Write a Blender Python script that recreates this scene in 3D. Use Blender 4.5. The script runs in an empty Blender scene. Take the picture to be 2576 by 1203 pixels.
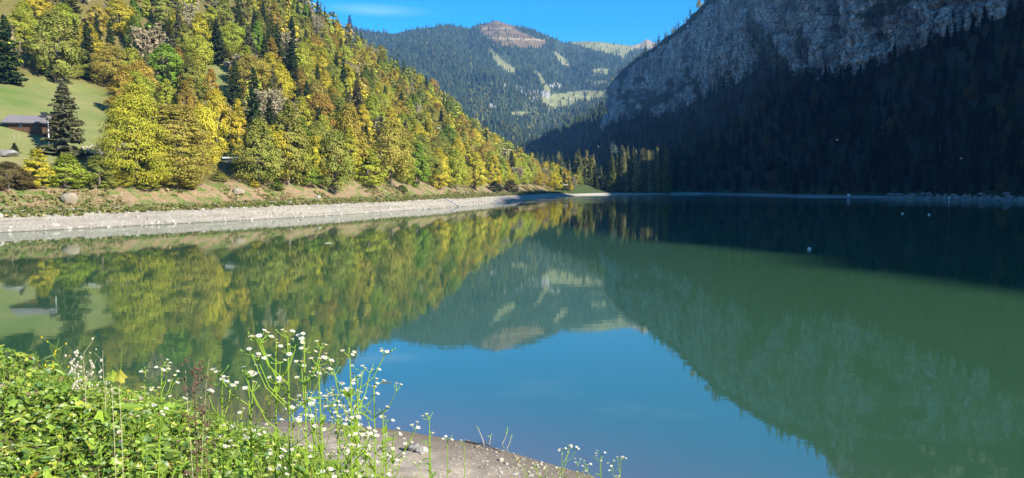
import bpy, math, random
import numpy as np
from mathutils import Vector, Matrix, Euler
from mathutils.bvhtree import BVHTree

# ------------------------------------------------------------------ camera, sky, sun, exposure
scene = bpy.context.scene
COL = scene.collection
R = math.radians
PITCH = R(4.06)
FPX, CX, CY = 1839.0, 1288.0, 601.5          # photograph measured at 2576 x 1203
EYE = np.array([0.0, 0.0, 6.0])
cam_d = bpy.data.cameras.new('camera')
cam = bpy.data.objects.new('camera', cam_d)
COL.objects.link(cam)
cam.location = EYE
cam.rotation_euler = (R(90) - PITCH, 0, 0)
cam_d.sensor_width = 36.0
cam_d.lens = 36.0 * FPX / 2576.0
cam_d.clip_start, cam_d.clip_end = 0.05, 20000
scene.camera = cam

SUN_AZ, SUN_EL = R(125), R(31)               # clockwise from the view direction (+Y)
SUN_DIR = np.array([math.sin(SUN_AZ) * math.cos(SUN_EL), math.cos(SUN_AZ) * math.cos(SUN_EL), math.sin(SUN_EL)])
world = bpy.data.worlds.new('World')
scene.world = world
world.use_nodes = True
wn, wl = world.node_tree.nodes, world.node_tree.links
wn.clear()
sky = wn.new('ShaderNodeTexSky')
sky.sky_type = 'NISHITA'
sky.sun_disc = False
sky.sun_elevation, sky.sun_rotation = SUN_EL, SUN_AZ
sky.altitude, sky.air_density, sky.dust_density, sky.ozone_density = 1000, 1.0, 0.2, 3.0
hs = wn.new('ShaderNodeHueSaturation')
hs.inputs['Saturation'].default_value = 1.55
tc = wn.new('ShaderNodeTexCoord')
mp = wn.new('ShaderNodeMapping')
mp.inputs['Scale'].default_value = (3.0, 3.0, 26.0)
mp.inputs['Rotation'].default_value = (0, R(3), 0)
cz = wn.new('ShaderNodeTexNoise')
cz.inputs['Scale'].default_value, cz.inputs['Detail'].default_value = 1.0, 4
cr = wn.new('ShaderNodeValToRGB')
cr.color_ramp.elements[0].position, cr.color_ramp.elements[1].position = 0.6, 0.8
cr.color_ramp.elements[1].color = (0.13, 0.13, 0.13, 1)
mx = wn.new('ShaderNodeMix')
mx.data_type = 'RGBA'
mx.inputs['B'].default_value = (7.5, 8.5, 9.5, 1)
bg = wn.new('ShaderNodeBackground')
bg.inputs['Strength'].default_value = 0.095
wo = wn.new('ShaderNodeOutputWorld')
wl.new(tc.outputs['Generated'], mp.inputs['Vector'])
wl.new(mp.outputs[0], cz.inputs['Vector'])
wl.new(cz.outputs['Fac'], cr.inputs[0])
wl.new(sky.outputs[0], hs.inputs['Color'])
wl.new(hs.outputs[0], mx.inputs['A'])
# one thin cirrus wisp low over the valley
wv = wn.new('ShaderNodeVectorMath')
wv.operation = 'SUBTRACT'
wv.inputs[1].default_value = (-0.172, 0.958, 0.227)
wm = wn.new('ShaderNodeMapping')
wm.inputs['Rotation'].default_value = (0, R(7), 0)
wm.inputs['Scale'].default_value = (11.0, 0.0, 95.0)
wlen = wn.new('ShaderNodeVectorMath')
wlen.operation = 'LENGTH'
wr = wn.new('ShaderNodeValToRGB')
wr.color_ramp.interpolation = 'EASE'
wr.color_ramp.elements[0].color = (0.2, 0.2, 0.2, 1)
wr.color_ramp.elements[1].color = (0, 0, 0, 1)
wa = wn.new('ShaderNodeMath')
wa.operation = 'MAXIMUM'
wmul = wn.new('ShaderNodeMath')
wmul.operation = 'MULTIPLY_ADD'
wmul.inputs[1].default_value, wmul.inputs[2].default_value = 1.6, -0.3
wmu2 = wn.new('ShaderNodeMath')
wmu2.operation = 'MULTIPLY'
wmu2.use_clamp = True
wl.new(tc.outputs['Generated'], wv.inputs[0])
wl.new(wv.outputs[0], wm.inputs['Vector'])
wl.new(wm.outputs[0], wlen.inputs[0])
wl.new(wlen.outputs['Value'], wr.inputs[0])
wl.new(cz.outputs['Fac'], wmul.inputs[0])
wl.new(wmul.outputs[0], wmu2.inputs[0])
wl.new(wr.outputs[0], wmu2.inputs[1])
wl.new(wmu2.outputs[0], wa.inputs[0])
wl.new(cr.outputs[0], wa.inputs[1])
wl.new(wa.outputs[0], mx.inputs['Factor'])
wl.new(mx.outputs['Result'], bg.inputs['Color'])
wl.new(bg.outputs[0], wo.inputs['Surface'])

sun_d = bpy.data.lights.new('sun', 'SUN')
sun_d.energy, sun_d.angle, sun_d.color = 5.0, R(0.53), (1.0, 0.95, 0.86)
sun = bpy.data.objects.new('sun', sun_d)
COL.objects.link(sun)
sun.rotation_euler = Vector(SUN_DIR).to_track_quat('Z', 'Y').to_euler()
sun.location = (200, -60, 300)

vs = scene.view_settings
vs.view_transform, vs.look, vs.exposure, vs.gamma = 'Standard', 'None', 1.35, 1.0
scene.cycles.use_denoising = True
scene.cycles.max_bounces = 6
scene.cycles.diffuse_bounces = 2
scene.cycles.glossy_bounces = 3
scene.cycles.transmission_bounces = 4
scene.cycles.volume_bounces = 0
scene.cycles.transparent_max_bounces = 6

# ------------------------------------------------------------------ helpers
rng = np.random.default_rng(7)
random.seed(7)


def ray(X, Y):
    u = (CY - Y) / FPX
    return np.array([(X - CX) / FPX, math.cos(PITCH) + u * math.sin(PITCH), -math.sin(PITCH) + u * math.cos(PITCH)])


def at_depth(X, Y, d):
    r = ray(X, Y)
    return EYE + r * (d / r[1])


def on_z(X, Y, z=0.0):
    r = ray(X, Y)
    return EYE + r * ((z - EYE[2]) / r[2])


def proj(P):
    P = np.atleast_2d(P) - EYE
    c, s = math.cos(PITCH), math.sin(PITCH)
    f = P[:, 1] * c - P[:, 2] * s
    u = P[:, 1] * s + P[:, 2] * c
    f = np.where(f < 0.01, 0.01, f)
    return CX + FPX * P[:, 0] / f, CY - FPX * u / f, f


def in_poly(x, y, poly):
    x, y = np.asarray(x, float), np.asarray(y, float)
    ins = np.zeros(x.shape, bool)
    n = len(poly)
    for i in range(n):
        x0, y0 = poly[i]
        x1, y1 = poly[(i + 1) % n]
        c = ((y0 > y) != (y1 > y)) & (x < (x1 - x0) * (y - y0) / ((y1 - y0) or 1e-9) + x0)
        ins ^= c
    return ins


def _hash(ix, iy, seed):
    h = (ix.astype(np.int64) * 374761393 + iy.astype(np.int64) * 668265263 + seed * 1442695041) & 0xffffffff
    h = ((h ^ (h >> 13)) * 1274126177) & 0xffffffff
    return ((h ^ (h >> 16)) & 0xffff) / 65535.0


def vnoise(x, y, seed=0):
    x, y = np.asarray(x, float), np.asarray(y, float)
    ix, iy = np.floor(x), np.floor(y)
    fx, fy = x - ix, y - iy
    fx, fy = fx * fx * (3 - 2 * fx), fy * fy * (3 - 2 * fy)
    ix, iy = ix.astype(np.int64), iy.astype(np.int64)
    a, b = _hash(ix, iy, seed), _hash(ix + 1, iy, seed)
    c, d = _hash(ix, iy + 1, seed), _hash(ix + 1, iy + 1, seed)
    return (a + (b - a) * fx) * (1 - fy) + (c + (d - c) * fx) * fy


def fbm(x, y, seed=0, oct=4):
    s, a, t = 0.0, 0.5, 0.0
    for o in range(oct):
        s = s + a * vnoise(x * 2 ** o, y * 2 ** o, seed + o * 17)
        t += a
        a *= 0.5
    return s / t - 0.5


def sm(a, b, x):
    t = np.clip((x - a) / (b - a), 0, 1)
    return t * t * (3 - 2 * t)


def tag(o, label=None, cat=None, group=None, kind=None):
    if label: o['label'] = label
    if cat: o['category'] = cat
    if group: o['group'] = group
    if kind: o['kind'] = kind
    return o


def mesh_np(name, V, F, mat=None, smooth=False, attrs=None):
    V = np.asarray(V, np.float32)
    me = bpy.data.meshes.new(name)
    Fs = F if isinstance(F, list) else [F]
    Fs = [np.asarray(f, np.int32) for f in Fs if len(f)]
    me.vertices.add(len(V))
    me.vertices.foreach_set('co', V.ravel())
    nl = sum(f.size for f in Fs)
    me.loops.add(nl)
    me.loops.foreach_set('vertex_index', np.concatenate([f.ravel() for f in Fs]))
    nf = sum(len(f) for f in Fs)
    me.polygons.add(nf)
    tot = np.concatenate([np.full(len(f), f.shape[1], np.int32) for f in Fs])
    st = np.concatenate([[0], np.cumsum(tot)[:-1]]).astype(np.int32)
    me.polygons.foreach_set('loop_start', st)
    me.polygons.foreach_set('loop_total', tot)
    me.polygons.foreach_set('use_smooth', np.full(nf, smooth, bool))
    for k, a in (attrs or {}).items():
        a = np.asarray(a, np.float32)
        if a.ndim == 1:
            at = me.attributes.new(k, 'FLOAT', 'POINT')
            at.data.foreach_set('value', a)
        else:
            at = me.attributes.new(k, 'FLOAT_COLOR', 'POINT')
            if a.shape[1] == 3:
                a = np.concatenate([a, np.ones((len(a), 1), np.float32)], 1)
            at.data.foreach_set('color', a.ravel())
    if mat: me.materials.append(mat)
    me.update(calc_edges=True)
    me.validate()
    return me


def obj(name, me, parent=None):
    o = bpy.data.objects.new(name, me)
    COL.objects.link(o)
    if parent: o.parent = parent
    return o


def empty(name, loc=(0, 0, 0), rz=0.0, sc=1.0):
    o = bpy.data.objects.new(name, None)
    o.empty_display_size = 0.2
    COL.objects.link(o)
    o.location = loc
    o.rotation_euler = (0, 0, rz)
    o.scale = (sc, sc, sc)
    return o


def grid_faces(nu, nv):
    i = np.arange(nu * nv).reshape(nu, nv)
    return np.stack([i[:-1, :-1], i[1:, :-1], i[1:, 1:], i[:-1, 1:]], -1).reshape(-1, 4)


def tube(pts, rad, n=6, cap=True):
    pts = np.asarray(pts, float)
    k = len(pts)
    rad = np.broadcast_to(np.asarray(rad, float), (k,))
    tan = np.gradient(pts, axis=0)
    tan /= np.linalg.norm(tan, axis=1, keepdims=True) + 1e-9
    ref = np.array([0.0, 0.0, 1.0]) if abs(tan[:, 2]).mean() < 0.8 else np.array([1.0, 0.0, 0.0])
    a = np.cross(tan, ref)
    a /= np.linalg.norm(a, axis=1, keepdims=True) + 1e-9
    b = np.cross(tan, a)
    th = np.arange(n) / n * 2 * math.pi
    V = pts[:, None] + rad[:, None, None] * (a[:, None] * np.cos(th)[None, :, None] + b[:, None] * np.sin(th)[None, :, None])
    V = V.reshape(-1, 3)
    i = np.arange(k * n).reshape(k, n)
    j = np.roll(i, -1, 1)
    F = np.stack([i[:-1], j[:-1], j[1:], i[1:]], -1).reshape(-1, 4)
    return V, F


class MB:
    """collects vertex and face arrays (tris and quads) into one mesh"""
    def __init__(s):
        s.V, s.T, s.Q, s.n, s.A = [], [], [], 0, []

    def add(s, V, F, a=0.5):
        V, F = np.asarray(V, float), np.asarray(F, int)
        (s.Q if F.shape[1] == 4 else s.T).append(F + s.n)
        s.V.append(V)
        s.A.append(np.broadcast_to(np.asarray(a, float), (len(V),)))
        s.n += len(V)

    def box(s, c, d, rot=None, a=0.5):
        V = np.array([[x, y, z] for x in (-.5, .5) for y in (-.5, .5) for z in (-.5, .5)]) * np.asarray(d, float)
        if rot is not None: V = V @ np.array(Euler(rot).to_matrix()).T
        F = [[0, 1, 3, 2], [4, 6, 7, 5], [0, 4, 5, 1], [2, 3, 7, 6], [0, 2, 6, 4], [1, 5, 7, 3]]
        s.add(V + np.asarray(c, float), F, a)

    def arrays(s):
        return np.concatenate(s.V), [np.concatenate(x) for x in (s.T, s.Q) if x], np.concatenate(s.A)

    def mesh(s, name, mat, smooth=False):
        V, F, A = s.arrays()
        return mesh_np(name, V, F, mat, smooth, {'rnd': A})


# ------------------------------------------------------------------ materials
def nodes(name):
    m = bpy.data.materials.new(name)
    m.use_nodes = True
    nt = m.node_tree
    nt.nodes.clear()
    out = nt.nodes.new('ShaderNodeOutputMaterial')
    return m, nt, out


def N(nt, t, **kw):
    n = nt.nodes.new(t)
    for k, v in kw.items():
        if hasattr(n, k): setattr(n, k, v)
        else: n.inputs[k].default_value = v
    return n


def mixc(nt, fac, a, b, mode='MIX'):
    m = nt.nodes.new('ShaderNodeMix')
    m.data_type = 'RGBA'
    m.blend_type = mode
    for s, v in (('Factor', fac), ('A', a), ('B', b)):
        if isinstance(v, (int, float)): m.inputs[s].default_value = v
        elif isinstance(v, tuple): m.inputs[s].default_value = (*v, 1) if len(v) == 3 else v
        else: nt.links.new(v, m.inputs[s])
    return m.outputs['Result']


def math_n(nt, op, a, b=0.0, c=None, clamp=False):
    m = nt.nodes.new('ShaderNodeMath')
    m.operation = op
    m.use_clamp = clamp
    for i, v in enumerate((a, b) if c is None else (a, b, c)):
        if isinstance(v, (int, float)): m.inputs[i].default_value = v
        else: nt.links.new(v, m.inputs[i])
    return m.outputs[0]


def noise(nt, scale, detail=4, rough=0.55, vec=None, stretch=None):
    n = N(nt, 'ShaderNodeTexNoise')
    n.inputs['Scale'].default_value, n.inputs['Detail'].default_value, n.inputs['Roughness'].default_value = scale, detail, rough
    if vec is None:
        g = N(nt, 'ShaderNodeTexCoord')
        vec = g.outputs['Object']
    if stretch:
        mp = N(nt, 'ShaderNodeMapping')
        mp.inputs['Scale'].default_value = stretch
        nt.links.new(vec, mp.inputs['Vector'])
        vec = mp.outputs[0]
    nt.links.new(vec, n.inputs['Vector'])
    return n.outputs['Fac']


def ramp(nt, fac, stops):
    r = N(nt, 'ShaderNodeValToRGB')
    e = r.color_ramp.elements
    while len(e) < len(stops): e.new(0.5)
    for i, (p, c) in enumerate(stops):
        e[i].position = p
        e[i].color = (*c, 1) if len(c) == 3 else c
    nt.links.new(fac, r.inputs[0])
    return r.outputs[0]


def attr(nt, name, kind='GEOMETRY'):
    a = N(nt, 'ShaderNodeAttribute')
    a.attribute_type = kind
    a.attribute_name = name
    return a


def surf(nt, out, col, rough=0.8, bump=None, bstr=0.3, bdist=0.1, spec=0.3, metal=0.0):
    p = N(nt, 'ShaderNodeBsdfPrincipled')
    if isinstance(col, tuple): p.inputs['Base Color'].default_value = (*col, 1)
    else: nt.links.new(col, p.inputs['Base Color'])
    p.inputs['Roughness'].default_value = rough
    p.inputs['Specular IOR Level'].default_value = spec
    p.inputs['Metallic'].default_value = metal
    if bump is not None:
        b = N(nt, 'ShaderNodeBump')
        b.inputs['Strength'].default_value, b.inputs['Distance'].default_value = bstr, bdist
        nt.links.new(bump, b.inputs['Height'])
        nt.links.new(b.outputs[0], p.inputs['Normal'])
    nt.links.new(p.outputs[0], out.inputs[0])
    return p


def simple(name, col, rough=0.7, scale=8.0, var=0.35, bstr=0.2, bdist=0.02, spec=0.3, metal=0.0, stretch=None):
    m, nt, out = nodes(name)
    f = noise(nt, scale, 5, 0.6, stretch=stretch)
    lo, hi = tuple(c * (1 - var) for c in col), tuple(min(1, c * (1 + var)) for c in col)
    surf(nt, out, ramp(nt, f, [(0.3, lo), (0.7, hi)]), rough, f, bstr, bdist, spec, metal)
    return m


def leaf_mat(name, source='OBJECT', col=(0.1, 0.2, 0.03), trans=0.35, lo=0.5, hi=1.4, shift=(0.75, 1.0, 0.7), gain=1.3, gloss=0.0):
    """foliage: colour of the thing (object colour, or colour attribute for joined masses), varied leaf by leaf"""
    m, nt, out = nodes(name)
    if source == 'OBJECT':
        base = N(nt, 'ShaderNodeObjectInfo').outputs['Color']
    elif source == 'ATTR':
        base = attr(nt, 'tcol').outputs['Color']
    else:
        r = N(nt, 'ShaderNodeRGB')
        r.outputs[0].default_value = (*col, 1)
        base = r.outputs[0]
    rn = attr(nt, 'rnd').outputs['Fac']
    v = math_n(nt, 'MULTIPLY_ADD', rn, hi - lo, lo)
    sh = attr(nt, 'lob').outputs['Fac']
    c1 = mixc(nt, sh, base, mixc(nt, 1.0, base, shift, 'MULTIPLY'))
    vm = N(nt, 'ShaderNodeVectorMath')
    vm.operation = 'SCALE'
    nt.links.new(c1, vm.inputs[0])
    nt.links.new(v, vm.inputs['Scale'])
    c = vm.outputs[0]
    d = N(nt, 'ShaderNodeBsdfDiffuse')
    nt.links.new(c, d.inputs[0])
    t = N(nt, 'ShaderNodeBsdfTranslucent')
    vt = N(nt, 'ShaderNodeVectorMath')
    vt.operation = 'SCALE'
    vt.inputs['Scale'].default_value = gain
    nt.links.new(c, vt.inputs[0])
    nt.links.new(vt.outputs[0], t.inputs[0])
    ms = N(nt, 'ShaderNodeMixShader')
    ms.inputs[0].default_value = trans
    nt.links.new(d.outputs[0], ms.inputs[1])
    nt.links.new(t.outputs[0], ms.inputs[2])
    last = ms.outputs[0]
    if gloss > 0:
        g = N(nt, 'ShaderNodeBsdfGlossy')
        g.inputs['Roughness'].default_value = 0.45
        m2 = N(nt, 'ShaderNodeMixShader')
        m2.inputs[0].default_value = gloss
        nt.links.new(last, m2.inputs[1])
        nt.links.new(g.outputs[0], m2.inputs[2])
        last = m2.outputs[0]
    nt.links.new(last, out.inputs[0])
    return m


M_CROWN = leaf_mat('autumn_leaves', 'OBJECT', trans=0.18, lo=.66, hi=1.26, shift=(.84, 1.0, .8))
M_CROWN_MASS = leaf_mat('autumn_leaves_mass', 'ATTR', trans=0.18, lo=.66, hi=1.26, shift=(.84, 1.0, .8))
M_NEEDLE = leaf_mat('spruce_needles', 'OBJECT', trans=0.12, lo=0.55, hi=1.6, shift=(1.25, 1.1, 0.8))
M_NEEDLE_MASS = leaf_mat('spruce_needles_mass', 'ATTR', trans=0.12, lo=0.55, hi=1.6, shift=(1.25, 1.1, 0.8))
M_BARK = simple('bark', (0.13, 0.105, 0.085), 0.9, 3.0, 0.45, 0.4, 0.05, stretch=(3, 3, 0.6))
M_PALEBARK = simple('pale_bark', (0.3, 0.27, 0.23), 0.9, 3.0, 0.35, 0.4, 0.05)

# ------------------------------------------------------------------ structure: terrain
TV, TF, TN = [], [], [0]


def reg(V, F):
    TV.append(np.asarray(V, float))
    TF.append(np.asarray(F, int) + TN[0])
    TN[0] += len(V)


def resample(K, n, smooth=5):
    K = np.asarray(K, float)
    t = np.linspace(0, len(K) - 1, n)
    out = np.stack([np.interp(t, np.arange(len(K)), K[:, c]) for c in range(K.shape[1])], 1)
    if smooth:
        w = max(1, int(n / (len(K) - 1) * 0.5)) | 1
        for _ in range(smooth):
            pad = np.pad(out, ((w // 2, w // 2), (0, 0)), mode='reflect', reflect_type='odd')
            k = np.ones(w) / w
            out = np.stack([np.convolve(pad[:, c], k, 'valid') for c in range(K.shape[1])], 1)
    return out, t


# --- left hillside: shore line, gravel bank, verge, earth slope, wooded slope up to the crest
LK_S = [(-120, 30), (-67, 96), (-39.6, 149), (-16.6, 221), (-6.9, 263), (5, 320), (20, 390), (32, 445), (40, 482), (46, 502), (52, 522)]
LK_C = [(-430, 120, 230), (-300, 260, 235), (-215, 400, 190), (-140, 512, 132), (-112, 522, 104), (-85, 560, 93), (-65, 562, 80), (-36, 572, 50), (10, 592, 22), (34, 602, 15), (56, 606, 6)]
NU = 330
LS, LT = resample(LK_S, NU, 2)
LC, _ = resample(LK_C, NU, 2)
tan = np.gradient(LS, axis=0)
tan /= np.linalg.norm(tan, axis=1, keepdims=True)
LNRM = np.stack([-tan[:, 1], tan[:, 0]], 1)
LSC = np.interp(LT, [0, 1, 2, 3, 7, 8.5, 10], [0.72, 0.74, 0.92, 1.0, 1.0, 0.8, 0.35])


def bank_z(d):
    return np.interp(d, [-6, 0, 8, 9, 10.6, 13.4, 15, 20], [-1.6, 0, 2.55, 2.85, 3.05, 3.12, 3.5, 6.6])


d_bank = np.array([-6, -3, -1, 0, 1, 2, 3, 4, 5, 6, 7, 7.6, 8.1])
Vb = []
for i in range(NU):
    for d in d_bank:
        p = LS[i] + LNRM[i] * d
        z = bank_z(d) * LSC[i] + (0.35 * fbm(p[0] * .35, p[1] * .35, 3) + 0.5 * fbm(p[0] * .07, p[1] * .07, 4)) * sm(-3, 1, d) * sm(8.4, 6.5, d)
        Vb.append((p[0], p[1], z))
Vb = np.array(Vb)
Fb = grid_faces(NU, len(d_bank))
m, nt, out = nodes('gravel')
f1, f2 = noise(nt, 3.5, 6, 0.75), noise(nt, 0.12, 4)
g = ramp(nt, f1, [(0.28, (0.20, 0.165, 0.12)), (0.5, (0.42, 0.365, 0.28)), (0.72, (0.60, 0.54, 0.43))])
g = mixc(nt, ramp(nt, f2, [(0.4, (0, 0, 0)), (0.65, (0.5, 0.5, 0.5))]), g, (0.235, 0.205, 0.155))
zz = N(nt, 'ShaderNodeSeparateXYZ')
nt.links.new(N(nt, 'ShaderNodeNewGeometry').outputs['Position'], zz.inputs[0])
wet = ramp(nt, zz.outputs[2], [(0.0, (0.4, 0.4, 0.38)), (0.16, (1, 1, 1))])
stn = noise(nt, 1.0, 4, 0.6, stretch=(0.03, 0.03, 2.6))
g = mixc(nt, ramp(nt, stn, [(0.42, (0, 0, 0)), (0.6, (0.55, 0.55, 0.55))]), g, (0.23, 0.20, 0.145))
f3 = noise(nt, 0.5, 5, 0.7)
g = mixc(nt, ramp(nt, f3, [(0.5, (0, 0, 0)), (0.66, (0.5, 0.5, 0.5))]), g, (0.47, 0.43, 0.36))
surf(nt, out, mixc(nt, 1.0, g, wet, 'MULTIPLY'), 0.9, f1, 0.9, 0.35)
M_GRAVEL = m
tag(obj('gravel_bank', mesh_np('gravel_bank', Vb, Fb, M_GRAVEL, True)), kind='structure')

d_low = np.array([8.0, 8.6, 9.4, 10.2, 11, 12, 13, 14, 15.5, 17, 18.5, 20])
v_hi = np.linspace(0, 1, 121)[1:] ** 1.15
prof_left = lambda v: np.interp(v, [0, .14, .33, .45, .7, 1], [0, .060, .142, .235, .56, 1])
Vh, Dh = [], []
wl_ = np.clip(sm(2.6, 1.7, LT), 0, 1)
for i in range(NU):
    s = LSC[i]
    for d in d_low:
        p = LS[i] + LNRM[i] * d
        n1 = 0.5 * fbm(p[0] * .2, p[1] * .2, 11) * sm(13, 16, d)
        Vh.append((p[0], p[1], bank_z(d) * s + n1 + 0.02))
        Dh.append(d)
    ft = LS[i] + LNRM[i] * 20
    zf = 6.6 * s + 0.02
    P = ft[None] + (LC[i, :2] - ft)[None] * v_hi[:, None]
    h = wl_[i] * prof_left(v_hi) + (1 - wl_[i]) * (v_hi * 1.0 - 0.06 * np.sin(v_hi * math.pi))
    z = zf + (LC[i, 2] - zf) * h
    amp = np.minimum(1, v_hi * 5) * np.clip((LC[i, 2] - zf) / 60, 0.0, 1)
    z = z + amp * (7 * fbm(P[:, 0] * .016, P[:, 1] * .016, 21) + 2 * fbm(P[:, 0] * .07, P[:, 1] * .07, 22)) * (1 - 0.7 * wl_[i] * sm(.4, .3, v_hi))
    L = np.linalg.norm(LC[i, :2] - ft)
    for k in range(len(v_hi)):
        Vh.append((P[k, 0], P[k, 1], z[k]))
        Dh.append(20 + L * v_hi[k])
    away = (LC[i, :2] - ft) / (L + 1e-6)
    for dd, dz in ((25, -6), (80, -45), (160, -110)):
        p = LC[i, :2] + away * dd
        Vh.append((p[0], p[1], max(-2, z[-1] + dz)))
        Dh.append(20 + L + dd)
Vh = np.array(Vh)
NVH = len(d_low) + len(v_hi) + 3
Fh = grid_faces(NU, NVH)
hx, hy, _ = proj(Vh)
MEADOW = [(-400, 205), (20, 212), (60, 195), (95, 196), (150, 200), (215, 205), (262, 232), (300, 290), (300, 420), (-400, 420)]
GULLY = [(500, 180), (525, 148), (560, 150), (590, 185), (600, 240), (565, 262), (520, 240)]
mead = np.maximum(in_poly(hx, hy, MEADOW), in_poly(hx, hy, GULLY)).astype(float)
mead2 = mead.reshape(NU, NVH)
for _ in range(2):
    mead2 = (mead2 + np.roll(mead2, 1, 0) + np.roll(mead2, -1, 0) + np.roll(mead2, 1, 1) + np.roll(mead2, -1, 1)) / 5
mead = mead2.ravel()
Dh = np.array(Dh)
m, nt, out = nodes('hillside_ground')
fa, fb, fc = noise(nt, 0.35, 6, 0.65), noise(nt, 2.2, 6, 0.7), noise(nt, 0.06, 5, 0.6)
grass = ramp(nt, fb, [(0.3, (0.055, 0.085, 0.018)), (0.55, (0.12, 0.165, 0.035)), (0.75, (0.22, 0.22, 0.075))])
earth = ramp(nt, fb, [(0.3, (0.13, 0.085, 0.045)), (0.5, (0.25, 0.17, 0.095)), (0.72, (0.37, 0.28, 0.18))])
litter = ramp(nt, fb, [(0.3, (0.05, 0.042, 0.015)), (0.5, (0.12, 0.105, 0.03)), (0.7, (0.19, 0.145, 0.05))])
pasture = mixc(nt, ramp(nt, fc, [(0.35, (0, 0, 0)), (0.7, (1, 1, 1))]), ramp(nt, fb, [(0.3, (0.06, 0.115, 0.02)), (0.7, (0.15, 0.2, 0.045))]), (0.235, 0.205, 0.085))
dn = math_n(nt, 'ADD', attr(nt, 'dist').outputs['Fac'], math_n(nt, 'MULTIPLY_ADD', fa, 9.0, -4.5))
verge = ramp(nt, math_n(nt, 'DIVIDE', dn, 40.0), [(0.33, (0, 0, 0)), (0.36, (1, 1, 1))])
c = mixc(nt, verge, grass, mixc(nt, ramp(nt, fa, [(0.47, (0, 0, 0)), (0.58, (1, 1, 1))]), earth, grass))
inner = ramp(nt, math_n(nt, 'DIVIDE', dn, 40.0), [(0.56, (0, 0, 0)), (0.62, (1, 1, 1))])
c = mixc(nt, inner, c, litter)
ma = attr(nt, 'meadow').outputs['Fac']
c = mixc(nt, ma, c, pasture)
surf(nt, out, c, 0.95, fb, 0.6, 0.3, 0.15)
M_HILL = m
tag(obj('left_hillside', mesh_np('left_hillside', Vh, Fh, M_HILL, True, {'dist': Dh, 'meadow': mead})), kind='structure')
reg(Vb, Fb)
reg(Vh, Fh)

# lakeside path, a strip a few centimetres above the verge
PV = []
for i in range(NU):
    for d in (10.9, 11.5, 12.3, 12.9):
        p = LS[i] + LNRM[i] * (d + 0.2 * math.sin(i * .21))
        PV.append((p[0], p[1], bank_z(d) * LSC[i] + 0.10))
M_PATH = simple('path_gravel', (0.40, 0.36, 0.29), 0.95, 5.0, 0.25)
tag(obj('path', mesh_np('path', np.array(PV), grid_faces(NU, 4), M_PATH, True)), kind='structure')

# --- right side: shore, steep wooded slope, cliff wall, top
def wp(X, Y, d):
    return tuple(at_depth(X, Y, d))


RS_K = [(134, 650), (146, 636), (156, 622), (165, 606), (172, 580), (178, 545), (181, 505), (186, 465), (192, 430), (199, 395), (206, 365), (209, 352), (213, 338), (217, 325), (221, 312), (228, 290), (236, 262), (246, 220), (252, 170), (252, 110), (248, 50), (245, -20), (240, -100), (235, -180), (225, -300)]
RB_K = [wp(1515, 322, 1150), wp(1560, 306, 1080), wp(1631, 292, 1000), wp(1667, 296, 950), wp(1718, 270, 880), wp(1782, 238, 800), wp(1828, 219, 745), wp(1901, 183, 690), wp(1965, 170, 655), wp(1990, 196, 640), wp(2050, 202, 615), wp(2111, 200, 595), wp(2193, 176, 560), wp(2285, 132, 530), wp(2445, 64, 480), wp(2530, 34, 455), (332, 430, 128), (345, 390, 125), (358, 330, 120), (368, 260, 115), (372, 180, 112), (370, 70, 105), (368, -30, 100), (366, -150, 100), (355, -290, 60)]
RT_K = [wp(1535, 215, 1180), wp(1572, 165, 1140), wp(1645, 120, 1060), wp(1675, 98, 1010), wp(1722, 55, 940), wp(1785, -5, 870), wp(1830, -45, 810), wp(1905, -90, 750), wp(1968, -122, 710), wp(2000, -138, 695), wp(2060, -165, 670), wp(2110, -200, 650), wp(2170, -270, 625), wp(2290, -312, 580), wp(2450, -302, 540), wp(2560, -274, 508), (356, 470, 194), (361, 428, 217), (366, 370, 206), (376, 300, 214), (388, 215, 276), (398, 60, 296), (398, -100, 295), (398, -205, 277), (380, -310, 190)]  # rim beyond the frame is unseen, its heights shaped for the shadow it casts
NR = 560
RS, RTt = resample(RS_K, NR, 1)
RB, _ = resample(RB_K, NR, 1)
RT, _ = resample(RT_K, NR, 1)
vs_ = np.concatenate([[-0.06, -0.02], np.linspace(0, 1, 70)])
Vr = []
for v in vs_:
    vv = max(v, 0)
    P = RS + (RB[:, :2] - RS) * v
    flat = 0.045
    zz_ = np.where(vv < flat, 1.5 * vv / flat, 1.5 + (RB[:, 2] - 1.5) * ((vv - flat) / (1 - flat)) ** 1.12) if v >= 0 else np.full(NR, v * 30)
    amp = min(1, max(0, (vv - .05) * 8)) * min(1, (1 - vv) * 8 + .25)
    zz_ = zz_ + amp * (9 * fbm(P[:, 0] * .018, P[:, 1] * .018, 31) + 3 * fbm(P[:, 0] * .06, P[:, 1] * .06, 32)) + (0.5 * fbm(P[:, 0] * .25, P[:, 1] * .25, 33) if 0 < v < .08 else 0)
    Vr.append(np.stack([P[:, 0], P[:, 1], zz_], 1))
Vr = np.stack(Vr, 1).reshape(-1, 3)
Fr = grid_faces(NR, len(vs_))
m, nt, out = nodes('shaded_slope_ground')
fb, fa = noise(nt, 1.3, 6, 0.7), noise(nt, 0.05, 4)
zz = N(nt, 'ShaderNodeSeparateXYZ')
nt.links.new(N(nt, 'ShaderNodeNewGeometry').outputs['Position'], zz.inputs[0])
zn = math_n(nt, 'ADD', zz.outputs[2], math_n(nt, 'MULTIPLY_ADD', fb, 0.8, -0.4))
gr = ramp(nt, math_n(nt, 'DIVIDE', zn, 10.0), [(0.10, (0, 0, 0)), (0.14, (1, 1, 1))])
c = mixc(nt, gr, ramp(nt, fb, [(0.3, (0.13, 0.13, 0.14)), (0.7, (0.30, 0.29, 0.28))]), ramp(nt, fb, [(0.3, (0.02, 0.035, 0.01)), (0.7, (0.06, 0.085, 0.025))]))
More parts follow.
